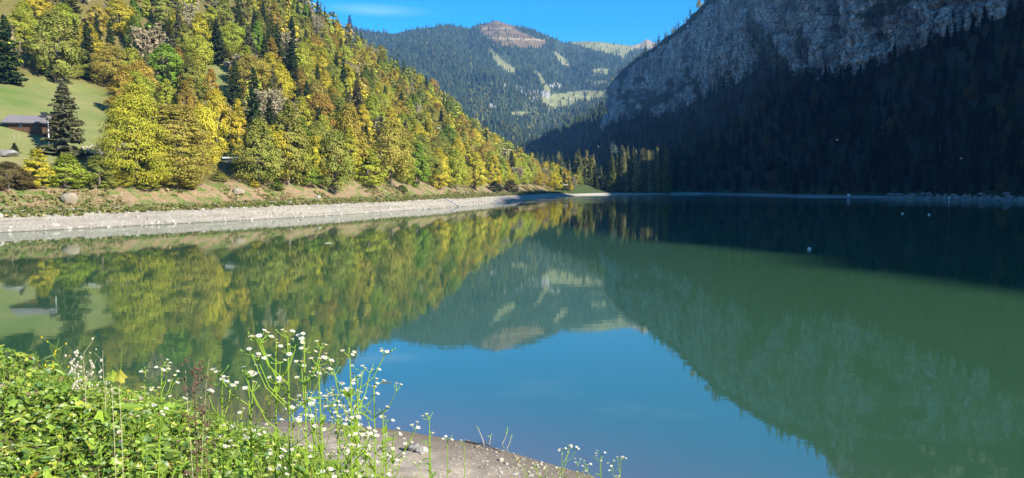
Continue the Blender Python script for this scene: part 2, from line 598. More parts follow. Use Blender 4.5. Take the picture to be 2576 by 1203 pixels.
lt = ramp(nt, math_n(nt, 'DIVIDE', zn, 40.0), [(0.05, (0, 0, 0)), (0.2, (1, 1, 1))])
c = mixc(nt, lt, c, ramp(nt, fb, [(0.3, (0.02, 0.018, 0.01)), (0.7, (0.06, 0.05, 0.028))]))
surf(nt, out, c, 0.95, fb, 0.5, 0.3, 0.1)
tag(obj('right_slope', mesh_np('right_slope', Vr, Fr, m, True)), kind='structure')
reg(Vr, Fr)

# cliff: ledges, strata and vertical cracks are displaced geometry
NC, NVc = 720, 150
uc = np.linspace(0, NR - 1, NC)
B2 = np.stack([np.interp(uc, np.arange(NR), RB[:, k]) for k in range(3)], 1)
T2 = np.stack([np.interp(uc, np.arange(NR), RT[:, k]) for k in range(3)], 1)
B2[:, 2] -= 6
t2 = np.gradient(B2[:, :2], axis=0)
t2 /= np.linalg.norm(t2, axis=1, keepdims=True) + 1e-9
nrm = np.stack([-t2[:, 1], t2[:, 0]], 1)
side = np.sign(np.sum(nrm * (RS[np.clip(uc.astype(int), 0, NR - 1)] - B2[:, :2]), 1)[NC // 2])
nrm *= side
for _ in range(60):
    nrm[1:-1] = (nrm[:-2] + nrm[1:-1] * 2 + nrm[2:]) / 4
nrm /= np.linalg.norm(nrm, axis=1, keepdims=True)
sl = np.concatenate([[0], np.cumsum(np.linalg.norm(np.diff(B2[:, :2], axis=0), axis=1))])
vc = np.linspace(0, 1, NVc)
Pc = B2[:, None] + (T2 - B2)[:, None] * np.stack([vc ** 1.35, vc ** 1.35, vc], -1)[None]
S2 = np.repeat(sl[:, None], NVc, 1)
Z2 = Pc[:, :, 2]
warp = 14 * fbm(S2 * .012, Z2 * .012, 40)
dipa = np.interp(uc, [0, 120, 240, NR - 1], [0.75, 0.6, 0.12, 0.0])[:, None]
zs = Z2 + dipa * S2 * 0.6 + warp
strata = np.abs(((zs / 9.0) % 1) - 0.5) * 2
strata2 = np.abs(((zs / 3.1 + vnoise(S2 * .05, Z2 * .02, 44)) % 1) - 0.5) * 2
crack = 1 - np.abs(2 * vnoise(S2 * .055 + warp * .03, Z2 * .012, 45) - 1)
crack2 = 1 - np.abs(2 * vnoise(S2 * .18 + warp * .05, Z2 * .035, 46) - 1)
diag = 1 - np.abs(2 * vnoise((S2 * .8 - Z2) * .05, (S2 + Z2 * .8) * .015, 47) - 1)
wgt = np.clip(1 - dipa * 1.2, 0, 1)
disp = (12 * fbm(S2 * .012, Z2 * .014, 41, 3) + 5 * fbm(S2 * .04, Z2 * .05, 42, 4) + 2.5 * fbm(S2 * .2, Z2 * .25, 48, 3)
        + 1.6 * sm(.2, .8, strata) * (.3 + wgt) + 0.5 * strata2 * (.3 + wgt) - 13 * crack ** 9 - 7 * crack2 ** 7 - 8 * (1 - wgt) * diag ** 6 + 5.5 * np.round(vnoise(S2 * .07 + warp * .03, Z2 * .03, 51) * 4) / 4 + 3.0 * np.round(vnoise(S2 * .2, Z2 * .09 + warp * .02, 52) * 3) / 3)
taper = np.clip(np.minimum(vc * 12, 1), 0, 1) * np.clip((1 - vc) * 10 + .3, 0, 1)
Pc[:, :, :2] += nrm[:, None] * (disp * taper[None])[:, :, None]
Pc[:, -1, 2] += 6 * fbm(sl * .03, sl * 0, 43)
# top plateau behind the edge
back = []
for off, dz in ((12, 2), (45, -8), (160, -60)):
    q = Pc[:, -1].copy()
    q[:, :2] -= nrm * off
    q[:, 2] += dz
    back.append(q)
Vc_ = np.concatenate([Pc, np.stack(back, 1)], 1)
NVt = NVc + 3
green = np.zeros((NC, NVt))
gx, gy, _ = proj(Vc_.reshape(-1, 3))
gx, gy = gx.reshape(NC, NVt), gy.reshape(NC, NVt)
gnx, gny = 26 * fbm(S2 * .06, Z2 * .06, 53), 30 * fbm(S2 * .05, Z2 * .07, 54)
gnx, gny = np.pad(gnx, ((0, 0), (0, 3)), mode='edge'), np.pad(gny, ((0, 0), (0, 3)), mode='edge')
green = .75 * in_poly(gx + gnx, gy + gny, [(1880, 45), (1905, 60), (1935, 90), (1968, 150), (1985, 200), (1890, 205), (1905, 160)]).astype(float)
green = np.maximum(green, 0.9 * (fbm(S2 * .03, Z2 * .05, 49) > .17).astype(float) @ np.eye(NVc, NVt))
green[:, NVc - 14:] = 1
green[(gx + gnx > 2190) & (gy + gny < -150) & (gx < 2700)] = 1  # dark green put on the upper rim to hide sunlit rock in the reflection
Fc = grid_faces(NC, NVt)
m, nt, out = nodes('limestone_cliff')
fa, fb, fd = noise(nt, 0.04, 5, 0.6), noise(nt, 0.5, 8, 0.7), noise(nt, 0.11, 6, 0.7, stretch=(1, 1, 0.18))
fs = noise(nt, 0.25, 5, 0.6, stretch=(0.25, 0.25, 2.2))
c = ramp(nt, fb, [(0.32, (0.11, 0.103, 0.098)), (0.46, (0.36, 0.34, 0.31)), (0.60, (0.64, 0.61, 0.565))])
c = mixc(nt, ramp(nt, fd, [(0.45, (0, 0, 0)), (0.62, (0.85, 0.85, 0.85))]), c, (0.05, 0.048, 0.048))
vo = N(nt, 'ShaderNodeTexVoronoi')
vo.feature = 'DISTANCE_TO_EDGE'
vo.inputs['Scale'].default_value = 1.0
vmap = N(nt, 'ShaderNodeMapping')
vmap.inputs['Scale'].default_value = (0.15, 0.15, 0.028)
vmap.inputs['Rotation'].default_value = (0.25, 0.2, 0)
vt_ = N(nt, 'ShaderNodeTexCoord')
vadd = N(nt, 'ShaderNodeVectorMath')
vsc = N(nt, 'ShaderNodeVectorMath')
vsc.operation = 'SCALE'
vsc.inputs['Scale'].default_value = 14.0
vnz = N(nt, 'ShaderNodeTexNoise')
vnz.inputs['Scale'].default_value = 0.06
nt.links.new(vt_.outputs['Object'], vnz.inputs['Vector'])
nt.links.new(vnz.outputs['Color'], vsc.inputs[0])
nt.links.new(vt_.outputs['Object'], vadd.inputs[0])
nt.links.new(vsc.outputs[0], vadd.inputs[1])
nt.links.new(vadd.outputs[0], vmap.inputs['Vector'])
nt.links.new(vmap.outputs[0], vo.inputs['Vector'])
crk = ramp(nt, vo.outputs['Distance'], [(0.0, (0.5, 0.5, 0.5)), (0.06, (1, 1, 1))])
c = mixc(nt, 1.0, c, crk, 'MULTIPLY')
c = mixc(nt, ramp(nt, fs, [(0.5, (0, 0, 0)), (0.68, (0.7, 0.7, 0.7))]), c, (0.12, 0.088, 0.072))
c = mixc(nt, ramp(nt, fa, [(0.5, (0, 0, 0)), (0.7, (0.6, 0.6, 0.6))]), c, (0.14, 0.11, 0.095))
c = mixc(nt, math_n(nt, 'MULTIPLY', attr(nt, 'green').outputs['Fac'], 0.9), c, (0.035, 0.045, 0.02))
surf(nt, out, c, 0.95, math_n(nt, 'ADD', math_n(nt, 'ADD', fb, fs), crk), 1.0, 2.0, 0.1)
tag(obj('cliff', mesh_np('cliff', Vc_.reshape(-1, 3), Fc, m, False, {'green': green.ravel()})), kind='structure')
reg(Vc_.reshape(-1, 3), Fc)

# --- valley floor at the far end of the lake, with the sunlit spit
VF_X, VF_Y = np.linspace(-60, 330, 160), np.concatenate([np.linspace(500, 720, 110), np.linspace(730, 1300, 50)])
GX, GY = np.meshgrid(VF_X, VF_Y, indexing='ij')
shore_y = np.interp(GX, [-60, 30, 42, 52, 62, 72, 85, 110, 140, 165, 330], [460, 485, 502, 528, 556, 578, 590, 598, 606, 612, 640])
e = GY - shore_y
Zf = np.interp(e, [-60, 0, 5, 12, 26, 60, 150, 600], [-2, 0, 0.5, 1.0, 2.4, 8, 14, 62]) + 0.4 * fbm(GX * .1, GY * .1, 61) * (e > 4)
Vf = np.stack([GX, GY, Zf], -1).reshape(-1, 3)
Ff = grid_faces(len(VF_X), len(VF_Y))
m, nt, out = nodes('valley_floor_ground')
fb = noise(nt, 0.8, 6, 0.7)
zz = N(nt, 'ShaderNodeSeparateXYZ')
nt.links.new(N(nt, 'ShaderNodeNewGeometry').outputs['Position'], zz.inputs[0])
zn = math_n(nt, 'ADD', zz.outputs[2], math_n(nt, 'MULTIPLY_ADD', fb, 0.5, -0.25))
gr = ramp(nt, math_n(nt, 'DIVIDE', zn, 10.0), [(0.10, (0, 0, 0)), (0.15, (1, 1, 1))])
c = mixc(nt, gr, ramp(nt, fb, [(0.3, (0.3, 0.27, 0.21)), (0.7, (0.5, 0.46, 0.38))]), ramp(nt, fb, [(0.3, (0.03, 0.05, 0.014)), (0.7, (0.075, 0.095, 0.03))]))
surf(nt, out, c, 0.95, fb, 0.3, 0.2, 0.1)
tag(obj('valley_floor', mesh_np('valley_floor', Vf, Ff, m, True)), kind='structure')
reg(Vf, Ff)

# --- wooded spur below the end of the cliff and the valley side behind it
SP_T = [wp(1560, 215, 1330), wp(1530, 246, 1310), wp(1490, 268, 1300), wp(1440, 296, 1280), wp(1390, 324, 1260), wp(1350, 346, 1250), wp(1300, 372, 1240), wp(1240, 402, 1230)]
SP_B = [(150, 1130, 60), (120, 1100, 45), (85, 1080, 40), (50, 1060, 35), (20, 1050, 32), (-10, 1040, 28), (-40, 1040, 24), (-90, 1040, 20)]
ST, _ = resample(SP_T, 120, 1)
ST[:, 2] -= 14
SB, _ = resample(SP_B, 120, 1)
vsp = np.concatenate([np.linspace(0, 1, 50)])
Ps = SB[:, None] + (ST - SB)[:, None] * vsp[None, :, None]
Ps[:, :, 2] += 6 * fbm(Ps[:, :, 0] * .02, Ps[:, :, 1] * .02, 71) * np.minimum(1, (1 - vsp) * 4)[None]
bk = ST.copy()
bk[:, 1] += 120
bk[:, 2] -= 40
fr = SB.copy()
fr[:, 1] -= 140
fr[:, 2] = 4
Ps = np.concatenate([fr[:, None], Ps, bk[:, None]], 1)
Fsp = grid_faces(120, Ps.shape[1])
M_WOODFLOOR = simple('wood_floor', (0.035, 0.04, 0.02), 0.95, 0.2, 0.5)
tag(obj('wooded_spur', mesh_np('wooded_spur', Ps.reshape(-1, 3), Fsp, M_WOODFLOOR, True)), kind='structure')
reg(Ps.reshape(-1, 3), Fsp)

# --- far mountain
FM_T = [(-900, 40, 2100), (300, 90, 2200), (700, 70, 2300), (889, 72, 2350), (927, 80, 2380), (966, 82, 2400), (992, 86, 2400), (1030, 76, 2450), (1078, 70, 2500), (1124, 63, 2550), (1160, 69, 2580), (1181, 73, 2600), (1213, 61, 2620), (1250, 52, 2650), (1262, 56, 2650), (1281, 62, 2650), (1326, 71, 2650), (1360, 84, 2660), (1390, 95, 2700), (1419, 108, 2750), (1441, 106, 2780), (1475, 104, 2800), (1511, 106, 2820), (1549, 111, 2850), (1590, 115, 2900), (1609, 110, 3000), (1628, 98, 3050), (1648, 109, 3050), (1700, 122, 2950), (1900, 130, 2800), (2600, 60, 2600), (3200, 60, 2400)]
NM = 700
kx = np.array([k[0] for k in FM_T], float)
ux = np.concatenate([np.linspace(-900, 850, 120), np.linspace(853, 1700, 400), np.linspace(1712, 3200, 80)])
MT = np.array([at_depth(x, np.interp(x, kx, [k[1] for k in FM_T]) + 0.6 * fbm(x * .07, 0 * x, 80), np.interp(x, kx, [k[2] for k in FM_T])) for x in ux])
MBm = np.array([at_depth(x, 500, 1050) for x in ux])
MBm[:, 2] = 14
NVm = 170
vm = np.linspace(0, 1, NVm)
Pm = MBm[:, None] + (MT - MBm)[:, None] * vm[None, :, None]
pw = np.interp(ux, [800, 1250, 1400, 1530, 1700], [1.0, 1.15, 1.45, 1.5, 1.4])[:, None]
Pm[:, :, 2] = MBm[:, None, 2] + (MT[:, None, 2] - MBm[:, None, 2]) * (vm[None] ** pw)
am = np.sin(np.clip(vm, 0, 1) * math.pi)[None] ** .7
gul = 1 - np.abs(2 * vnoise(Pm[:, :, 0] * .006 + Pm[:, :, 1] * .003, Pm[:, :, 1] * .0012, 81) - 1)
Pm[:, :, 2] += am * (120 * fbm(Pm[:, :, 0] * .0024, Pm[:, :, 1] * .0016, 82) + 45 * fbm(Pm[:, :, 0] * .008, Pm[:, :, 1] * .006, 83) + 16 * fbm(Pm[:, :, 0] * .03, Pm[:, :, 1] * .025, 84) - 35 * gul ** 4)
bkm = MT.copy()
bkm[:, 1] += 250
bkm[:, 2] -= 120
Pm = np.concatenate([Pm, bkm[:, None]], 1)
Fm = grid_faces(len(ux), NVm + 1)
mxp, myp, _ = proj(Pm.reshape(-1, 3))
HEATH = [(1204, 66), (1250, 52), (1291, 60), (1300, 77), (1374, 106), (1368, 119), (1262, 117), (1223, 93), (1207, 80)]
PALE = [[(1415, 102), (1450, 96), (1567, 108), (1600, 118), (1587, 128), (1567, 151), (1540, 138), (1487, 124)],
        [(1226, 124), (1236, 122), (1262, 150), (1296, 172), (1294, 186), (1276, 181), (1245, 158)],
        [(1388, 133), (1400, 131), (1428, 152), (1440, 170), (1420, 164)],
        [(1355, 248), (1400, 236), (1471, 228), (1525, 230), (1519, 246), (1450, 258), (1407, 272), (1378, 279)],
        [(1276, 283), (1355, 280), (1330, 290), (1310, 298)],
        [(1490, 176), (1530, 172), (1530, 186), (1500, 186)], [(1470, 204), (1528, 204), (1528, 214), (1490, 212)],
        [(1340, 178), (1350, 176), (1372, 210), (1395, 236), (1380, 236)]]
ROCK = [[(1255, 208), (1285, 212), (1330, 222), (1384, 232), (1386, 246), (1342, 256), (1300, 236)], [(1228, 262), (1244, 256), (1250, 274), (1234, 278)], [(1370, 205), (1412, 210), (1420, 226), (1390, 222)]]
PEAK = [(1590, 116), (1628, 90), (1660, 112), (1640, 122), (1600, 122)]
TRAIL = [[(1212, 71), (1290, 69), (1290, 71.5), (1212, 74)], [(1222, 93), (1370, 98), (1370, 103), (1222, 97)]]
gcol = np.tile(np.array([0.038, 0.052, 0.026]), (len(mxp), 1))
nz = fbm(mxp * .05, myp * .08, 90)
openm = np.zeros(len(mxp))
rockm = np.zeros(len(mxp))
for P_ in PALE:
    k = in_poly(mxp + nz * 14, myp + nz * 6, P_)
    gcol[k] = (0.165, 0.165, 0.07)
    openm[k] = .93
k = in_poly(mxp + nz * 34 + 18 * fbm(mxp * .2, myp * .3, 93), myp + nz * 12 + 6 * fbm(mxp * .2, myp * .3, 94), HEATH)
gcol[k] = (0.125, 0.088, 0.042)
gcol[k] *= (1 + 1.1 * fbm(mxp * .06, myp * .16, 97))[k][:, None]
openm[k] = 0.93
for P_ in TRAIL:
    k = in_poly(mxp, myp, P_)
    gcol[k] = (0.22, 0.175, 0.10)
k = in_poly(mxp, myp, PEAK)
gcol[k] = (0.22, 0.18, 0.115)
openm[k] = 1
for P_ in ROCK:
    k = in_poly(mxp + nz * 16, myp + nz * 10, P_) & (fbm(mxp * .25, myp * .2, 91) > -.03)
    gcol[k] = (0.25, 0.235, 0.21)
    openm[k] = 0.8
gcol *= (1 + 0.6 * fbm(mxp * .4, myp * .6, 92))[:, None]
m, nt, out = nodes('mountain_ground')
fb = noise(nt, 0.03, 6, 0.7)
c = mixc(nt, 1.0, attr(nt, 'gcol').outputs['Color'], ramp(nt, fb, [(0.3, (0.65, 0.65, 0.65)), (0.7, (1.3, 1.3, 1.3))]), 'MULTIPLY')
surf(nt, out, c, 0.95, fb, 0.5, 6.0, 0.05)
tag(obj('mountain', mesh_np('mountain', Pm.reshape(-1, 3), Fm, m, True, {'gcol': gcol})), kind='structure')
reg(Pm.reshape(-1, 3), Fm)

# --- foreground bank and beach
W_K = np.array([(-160, 40), (-120, 32), (-80, 26), (-40, 19), (-22, 17.5), (-14, 18), (-9, 18.4), (-5, 18.4), (-2.8, 17.7), (-1.5, 17.1), (-.44, 16.5), (.37, 15.9), (.96, 15.4), (1.7, 14.8), (2.3, 14.2), (5, 12.0), (9, 8.5), (14, 4), (25, -3), (60, -15), (120, -35), (260, -90)])


def shore_d(x, y):
    """distance to the near waterline, positive on the bank"""
    x, y = np.asarray(x, float), np.asarray(y, float)
    best = np.full(x.shape, 1e9)
    for a, b in zip(W_K[:-1], W_K[1:]):
        ab = b - a
        t = np.clip(((x - a[0]) * ab[0] + (y - a[1]) * ab[1]) / (ab @ ab), 0, 1)
        best = np.minimum(best, np.hypot(x - a[0] - t * ab[0], y - a[1] - t * ab[1]))
    return np.where(np.interp(x, W_K[:, 0], W_K[:, 1]) > y, best, -best)


def ground_z(x, y):
    x, y = np.asarray(x, float), np.asarray(y, float)
    d = shore_d(x, y) + 0.5 * fbm(x * .5, y * .5, 101) * sm(1, 3, shore_d(x, y)) + 0.12 * fbm(x * 2, y * 2, 105)
    z = np.interp(d, [-30, -10, 0, 2, 4, 6, 8, 10, 12.5, 16, 22, 60], [-4, -1.4, 0, .22, .62, 1.25, 2.2, 3.1, 3.85, 4.35, 4.6, 5])
    z = z + 0.93 * np.exp(-((x + 6.5) / 3.4) ** 2 - ((y - 7.2) / 2.6) ** 2) + 0.70 * np.exp(-((x + 2.7) / 2.1) ** 2 - ((y - 7.7) / 1.8) ** 2)
    return z + 0.10 * fbm(x * 1.3, y * 1.3, 102) * sm(.5, 3, d) + (0.04 * fbm(x * 7, y * 7, 103) + 0.10 * fbm(x * 2.8, y * 2.8, 107)) * sm(.1, 1, d)


gx_ = np.concatenate([np.linspace(-160, -15, 30), np.arange(-14, 10, .12), np.linspace(10.5, 200, 40)])
gy_ = np.concatenate([np.linspace(-90, -4, 24), np.arange(-3.5, 20.5, .12), np.linspace(21, 44, 10)])
GX, GY = np.meshgrid(gx_, gy_, indexing='ij')
GZ = ground_z(GX, GY)
Vg = np.stack([GX, GY, GZ], -1).reshape(-1, 3)
Fg = grid_faces(len(gx_), len(gy_))


def sand_f(x, y, z):
    return sm(2.75, 2.45, z + 0.7 * fbm(np.asarray(x) * .9, np.asarray(y) * .9, 104)) * sm(-1.75, -.85, np.asarray(x) + 0.8 * fbm(np.asarray(y) * .7, np.asarray(x) * .7, 106))


sandv = np.maximum(sand_f(Vg[:, 0], Vg[:, 1], Vg[:, 2]), sm(1.0, .6, Vg[:, 2] + .5 * fbm(Vg[:, 0] * .9, Vg[:, 1] * .9, 108)))
m, nt, out = nodes('bank_ground')
fb, fa, ff = noise(nt, 14, 6, 0.7), noise(nt, 1.6, 5, 0.6), noise(nt, 60, 3, 0.6)
sand = ramp(nt, fb, [(0.3, (0.24, 0.195, 0.14)), (0.55, (0.38, 0.315, 0.235)), (0.75, (0.52, 0.445, 0.345))])
sand = mixc(nt, ramp(nt, fa, [(0.45, (0, 0, 0)), (0.65, (0.7, 0.7, 0.7))]), sand, (0.25, 0.2, 0.145))
zz = N(nt, 'ShaderNodeSeparateXYZ')
nt.links.new(N(nt, 'ShaderNodeNewGeometry').outputs['Position'], zz.inputs[0])
wet = ramp(nt, math_n(nt, 'ADD', zz.outputs[2], math_n(nt, 'MULTIPLY_ADD', fa, 0.2, -0.1)), [(0.0, (0.5, 0.48, 0.45)), (0.22, (1, 1, 1))])
soil = ramp(nt, fb, [(0.3, (0.05, 0.05, 0.02)), (0.7, (0.13, 0.125, 0.05))])
c = mixc(nt, attr(nt, 'sand').outputs['Fac'], soil, mixc(nt, 1.0, sand, wet, 'MULTIPLY'))
surf(nt, out, c, 0.9, math_n(nt, 'ADD', fb, ff), 0.5, 0.02, 0.2)
tag(obj('ground', mesh_np('ground', Vg, Fg, m, True, {'sand': sandv})), kind='structure')
reg(Vg, Fg)

# --- lake
ang = np.linspace(R(-100), R(100), 180)
rad = np.geomspace(4, 1000, 110)
AA, RR = np.meshgrid(ang, rad, indexing='ij')
wx, wy = RR * np.sin(AA), RR * np.cos(AA)
shd = -shore_d(wx, wy)
shallow = np.clip(1 - shd / 6.0, 0, 1) ** 2.2
Vw = np.stack([wx, wy, np.zeros_like(wx)], -1).reshape(-1, 3)
m, nt, out = nodes('lake_water')
geo = N(nt, 'ShaderNodeNewGeometry')
breeze = noise(nt, 1.0, 3, 0.5, vec=geo.outputs['Position'], stretch=(0.004, 0.022, 1))
sep = N(nt, 'ShaderNodeSeparateXYZ')
nt.links.new(geo.outputs['Position'], sep.inputs[0])
far = math_n(nt, 'MULTIPLY', math_n(nt, 'SUBTRACT', sep.outputs[1], 210.0), 0.006, clamp=True)
bz = math_n(nt, 'MULTIPLY', ramp(nt, breeze, [(0.45, (0, 0, 0)), (0.55, (1, 1, 1))]), far)
rip = noise(nt, 1.0, 3, 0.5, vec=geo.outputs['Position'], stretch=(0.55, 1.3, 1))
rip2 = noise(nt, 1.0, 2, 0.5, vec=geo.outputs['Position'], stretch=(4.0, 9.0, 1))
hgt = math_n(nt, 'ADD', rip, math_n(nt, 'MULTIPLY', rip2, 0.05))
bp = N(nt, 'ShaderNodeBump')
bp.inputs['Strength'].default_value = 1.0
nt.links.new(math_n(nt, 'MULTIPLY_ADD', bz, 0.10, 0.0018), bp.inputs['Distance'])
nt.links.new(hgt, bp.inputs['Height'])
df = N(nt, 'ShaderNodeBsdfDiffuse')
murk = mixc(nt, attr(nt, 'shallow').outputs['Fac'], (0.032, 0.086, 0.038), (0.095, 0.085, 0.055))
nt.links.new(murk, df.inputs[0])
gl = N(nt, 'ShaderNodeBsdfGlossy')
gl.inputs['Color'].default_value = (0.97, 0.99, 1.0, 1)
nt.links.new(math_n(nt, 'MULTIPLY_ADD', bz, 0.10, 0.025), gl.inputs['Roughness'])
nt.links.new(bp.outputs[0], gl.inputs['Normal'])
fr = N(nt, 'ShaderNodeFresnel')
fr.inputs['IOR'].default_value = 3.3
ms = N(nt, 'ShaderNodeMixShader')
nt.links.new(fr.outputs[0], ms.inputs[0])
nt.links.new(df.outputs[0], ms.inputs[1])
nt.links.new(gl.outputs[0], ms.inputs[2])
nt.links.new(ms.outputs[0], out.inputs[0])
tag(obj('water', mesh_np('water', Vw, grid_faces(180, 110), m, True, {'shallow': shallow.ravel()})), kind='structure')

# lowest ground sheet under everything
gb = MB()
gb.add([(-2400, -400, -3.4), (2400, -400, -3.4), (2400, 3400, -3.4), (-2400, 3400, -3.4)], [[0, 1, 2, 3]])
tag(obj('terrain', gb.mesh('terrain', M_WOODFLOOR)), kind='structure')

BVH = BVHTree.FromPolygons([tuple(v) for v in np.concatenate(TV)], [tuple(int(q) for q in f) for F_ in TF for f in F_])


def drop(x, y, top=800.0):
    h = BVH.ray_cast(Vector((x, y, top)), Vector((0, 0, -1)))
    return h[0].z if h[0] is not None else 0.0


def hit(X, Y):
    d = Vector(ray(X, Y)).normalized()
    h = BVH.ray_cast(Vector(EYE), d)
    return np.array(h[0]) if h[0] is not None else None

# ------------------------------------------------------------------ trees: prototypes
def cards(C, Nn, S, asp=1.0, rg=None, bend=0.15):
    """leaf clusters: small bent diamonds at points C facing Nn"""
    n = len(C)
    Nn = Nn / (np.linalg.norm(Nn, axis=1, keepdims=True) + 1e-9)
    a = rg.normal(size=(n, 3))
    t = np.cross(Nn, a)
    t /= np.linalg.norm(t, axis=1, keepdims=True) + 1e-9
    b = np.cross(Nn, t)
    S = np.asarray(S).reshape(-1, 1)
    p0, p2 = C - t * S * .5 * asp, C + t * S * .5 * asp
    off = Nn * S * bend
    p1, p3 = C - b * S * .42 + off, C + b * S * .42 + off
    V = np.stack([p0, p1, p2, p3], 1).reshape(-1, 3)
    return V, np.arange(4 * n).reshape(n, 4)


def broadleaf(seed, H, W, lobes=90, per=55, leaf=0.5, low=0.12, flat=0.72, ragged=0.25):
    rg = np.random.default_rng(seed)
    n = lobes
    th = rg.uniform(0, 2 * math.pi, n)
    t = rg.uniform(0, 1, n) ** 0.9
    prof = (np.interp(t, [0, .15, .4, .65, .85, 1], [.55, .85, 1, .86, .55, .12]) if seed % 2 else np.interp(t, [0, .12, .3, .55, .8, 1], [.6, .92, 1, .74, .42, .06]))
    r = prof * W / 2 * rg.uniform(.35, 1.0, n) ** .45 * (1 + ragged * rg.normal(size=n) * .5)
    z = H * (low + (1 - low) * t * .97)
    LC_ = np.stack([r * np.cos(th), r * np.sin(th), z], 1)
    ls = W * rg.uniform(.075, .165, n)
    C, Nn, A, Lb, S = [], [], [], [], []
    ctr = np.array([0, 0, H * .5])
    for i in range(n):
        k = int(per * rg.uniform(.7, 1.2))
        q = rg.normal(size=(k, 3))
        q[:, 2] = q[:, 2] * .8 + .35
        q /= np.linalg.norm(q, axis=1, keepdims=True) + 1e-6
        q = q * rg.uniform(.45, 1.08, (k, 1)) ** .6 * np.array([1, 1, flat * 1.15]) * ls[i] * rg.uniform(.85, 1.15)
        P = LC_[i] + q
        P[:, 2] = np.maximum(P[:, 2], H * low * .5)
        o = P - ctr
        o /= np.linalg.norm(o, axis=1, keepdims=True) + 1e-6
        C.append(P)
        ol = q / (np.linalg.norm(q, axis=1, keepdims=True) + 1e-6)
        Nn.append(o * .9 + ol * .55 + np.array([0, 0, .35]) + rg.normal(size=(k, 3)) * .38)
        A.append(np.clip(rg.normal(.5, .17, k) + rg.normal(0, .14), 0, 1))
        Lb.append(np.full(k, rg.uniform(0, 1)))
        S.append(leaf * rg.uniform(.6, 1.3, k))
    C, Nn, A, Lb, S = map(np.concatenate, (C, Nn, A, Lb, S))
    V, F = cards(C, Nn, S, 1.15, rg)
    crown = (V, F, np.repeat(A, 4), np.repeat(Lb, 4))
    mb = MB()
    zt = np.linspace(0, H * .8, 8)
    wob = np.cumsum(rg.normal(size=(8, 2)) * .012 * H, 0)
    tp = np.column_stack([wob, zt])
    mb.add(*tube(tp, np.linspace(.022, .004, 8) * H, 7))
    for k in range(9):
        i = rg.integers(2, 7)
        tgt = LC_[rg.integers(0, n)]
        if tgt[2] < tp[i][2]: tgt = tgt.copy(); tgt[2] = tp[i][2] + H * .1
        mid = tp[i] * .5 + tgt * .5 + np.array([0, 0, .04 * H])
        mb.add(*tube(np.stack([tp[i], mid, tgt]), np.array([.009, .006, .002]) * H, 5))
    return crown, mb


def bare(seed, H, W):
    """nearly leafless crown: fine twigs fanning from rising limbs, a few brown leaves"""
    rg = np.random.default_rng(seed)
    mb = MB()
    tp = np.column_stack([np.cumsum(rg.normal(size=(7, 2)) * .01 * H, 0), np.linspace(0, H * .85, 7)])
    mb.add(*tube(tp, np.linspace(.02, .004, 7) * H, 6))
    C, Nn, S = [], [], []
    for k in range(46):
        s = tp[rg.integers(1, 6)] + rg.normal(size=3) * .01
        th, up = rg.uniform(0, 2 * math.pi), rg.uniform(.2, 1.1)
        L = W * .5 * rg.uniform(.6, 1.0) * (1 if s[2] < H * .6 else .7)
        e_ = s + np.array([math.cos(th) * L, math.sin(th) * L, L * up])
        e_[2] = min(e_[2], H)
        mid = (s + e_) / 2 + rg.normal(size=3) * .05 * L
        mb.add(*tube(np.stack([s, mid, e_]), np.array([.006, .004, .0015]) * H, 4))
        for j in range(60):
            f = rg.uniform(.35, 1.05)
            p = s + (e_ - s) * f + rg.normal(size=3) * W * .05
            C.append(p)
            Nn.append(rg.normal(size=3) + (p - np.array([0, 0, H * .5])) / H)
            S.append(rg.uniform(.25, .5))
    V, F = cards(np.array(C), np.array(Nn), np.array(S), 1.9, rg)
    n = len(C)
    return (V, F, np.repeat(rg.uniform(0, 1, n), 4), np.repeat(rg.uniform(0, .6, n), 4)), mb


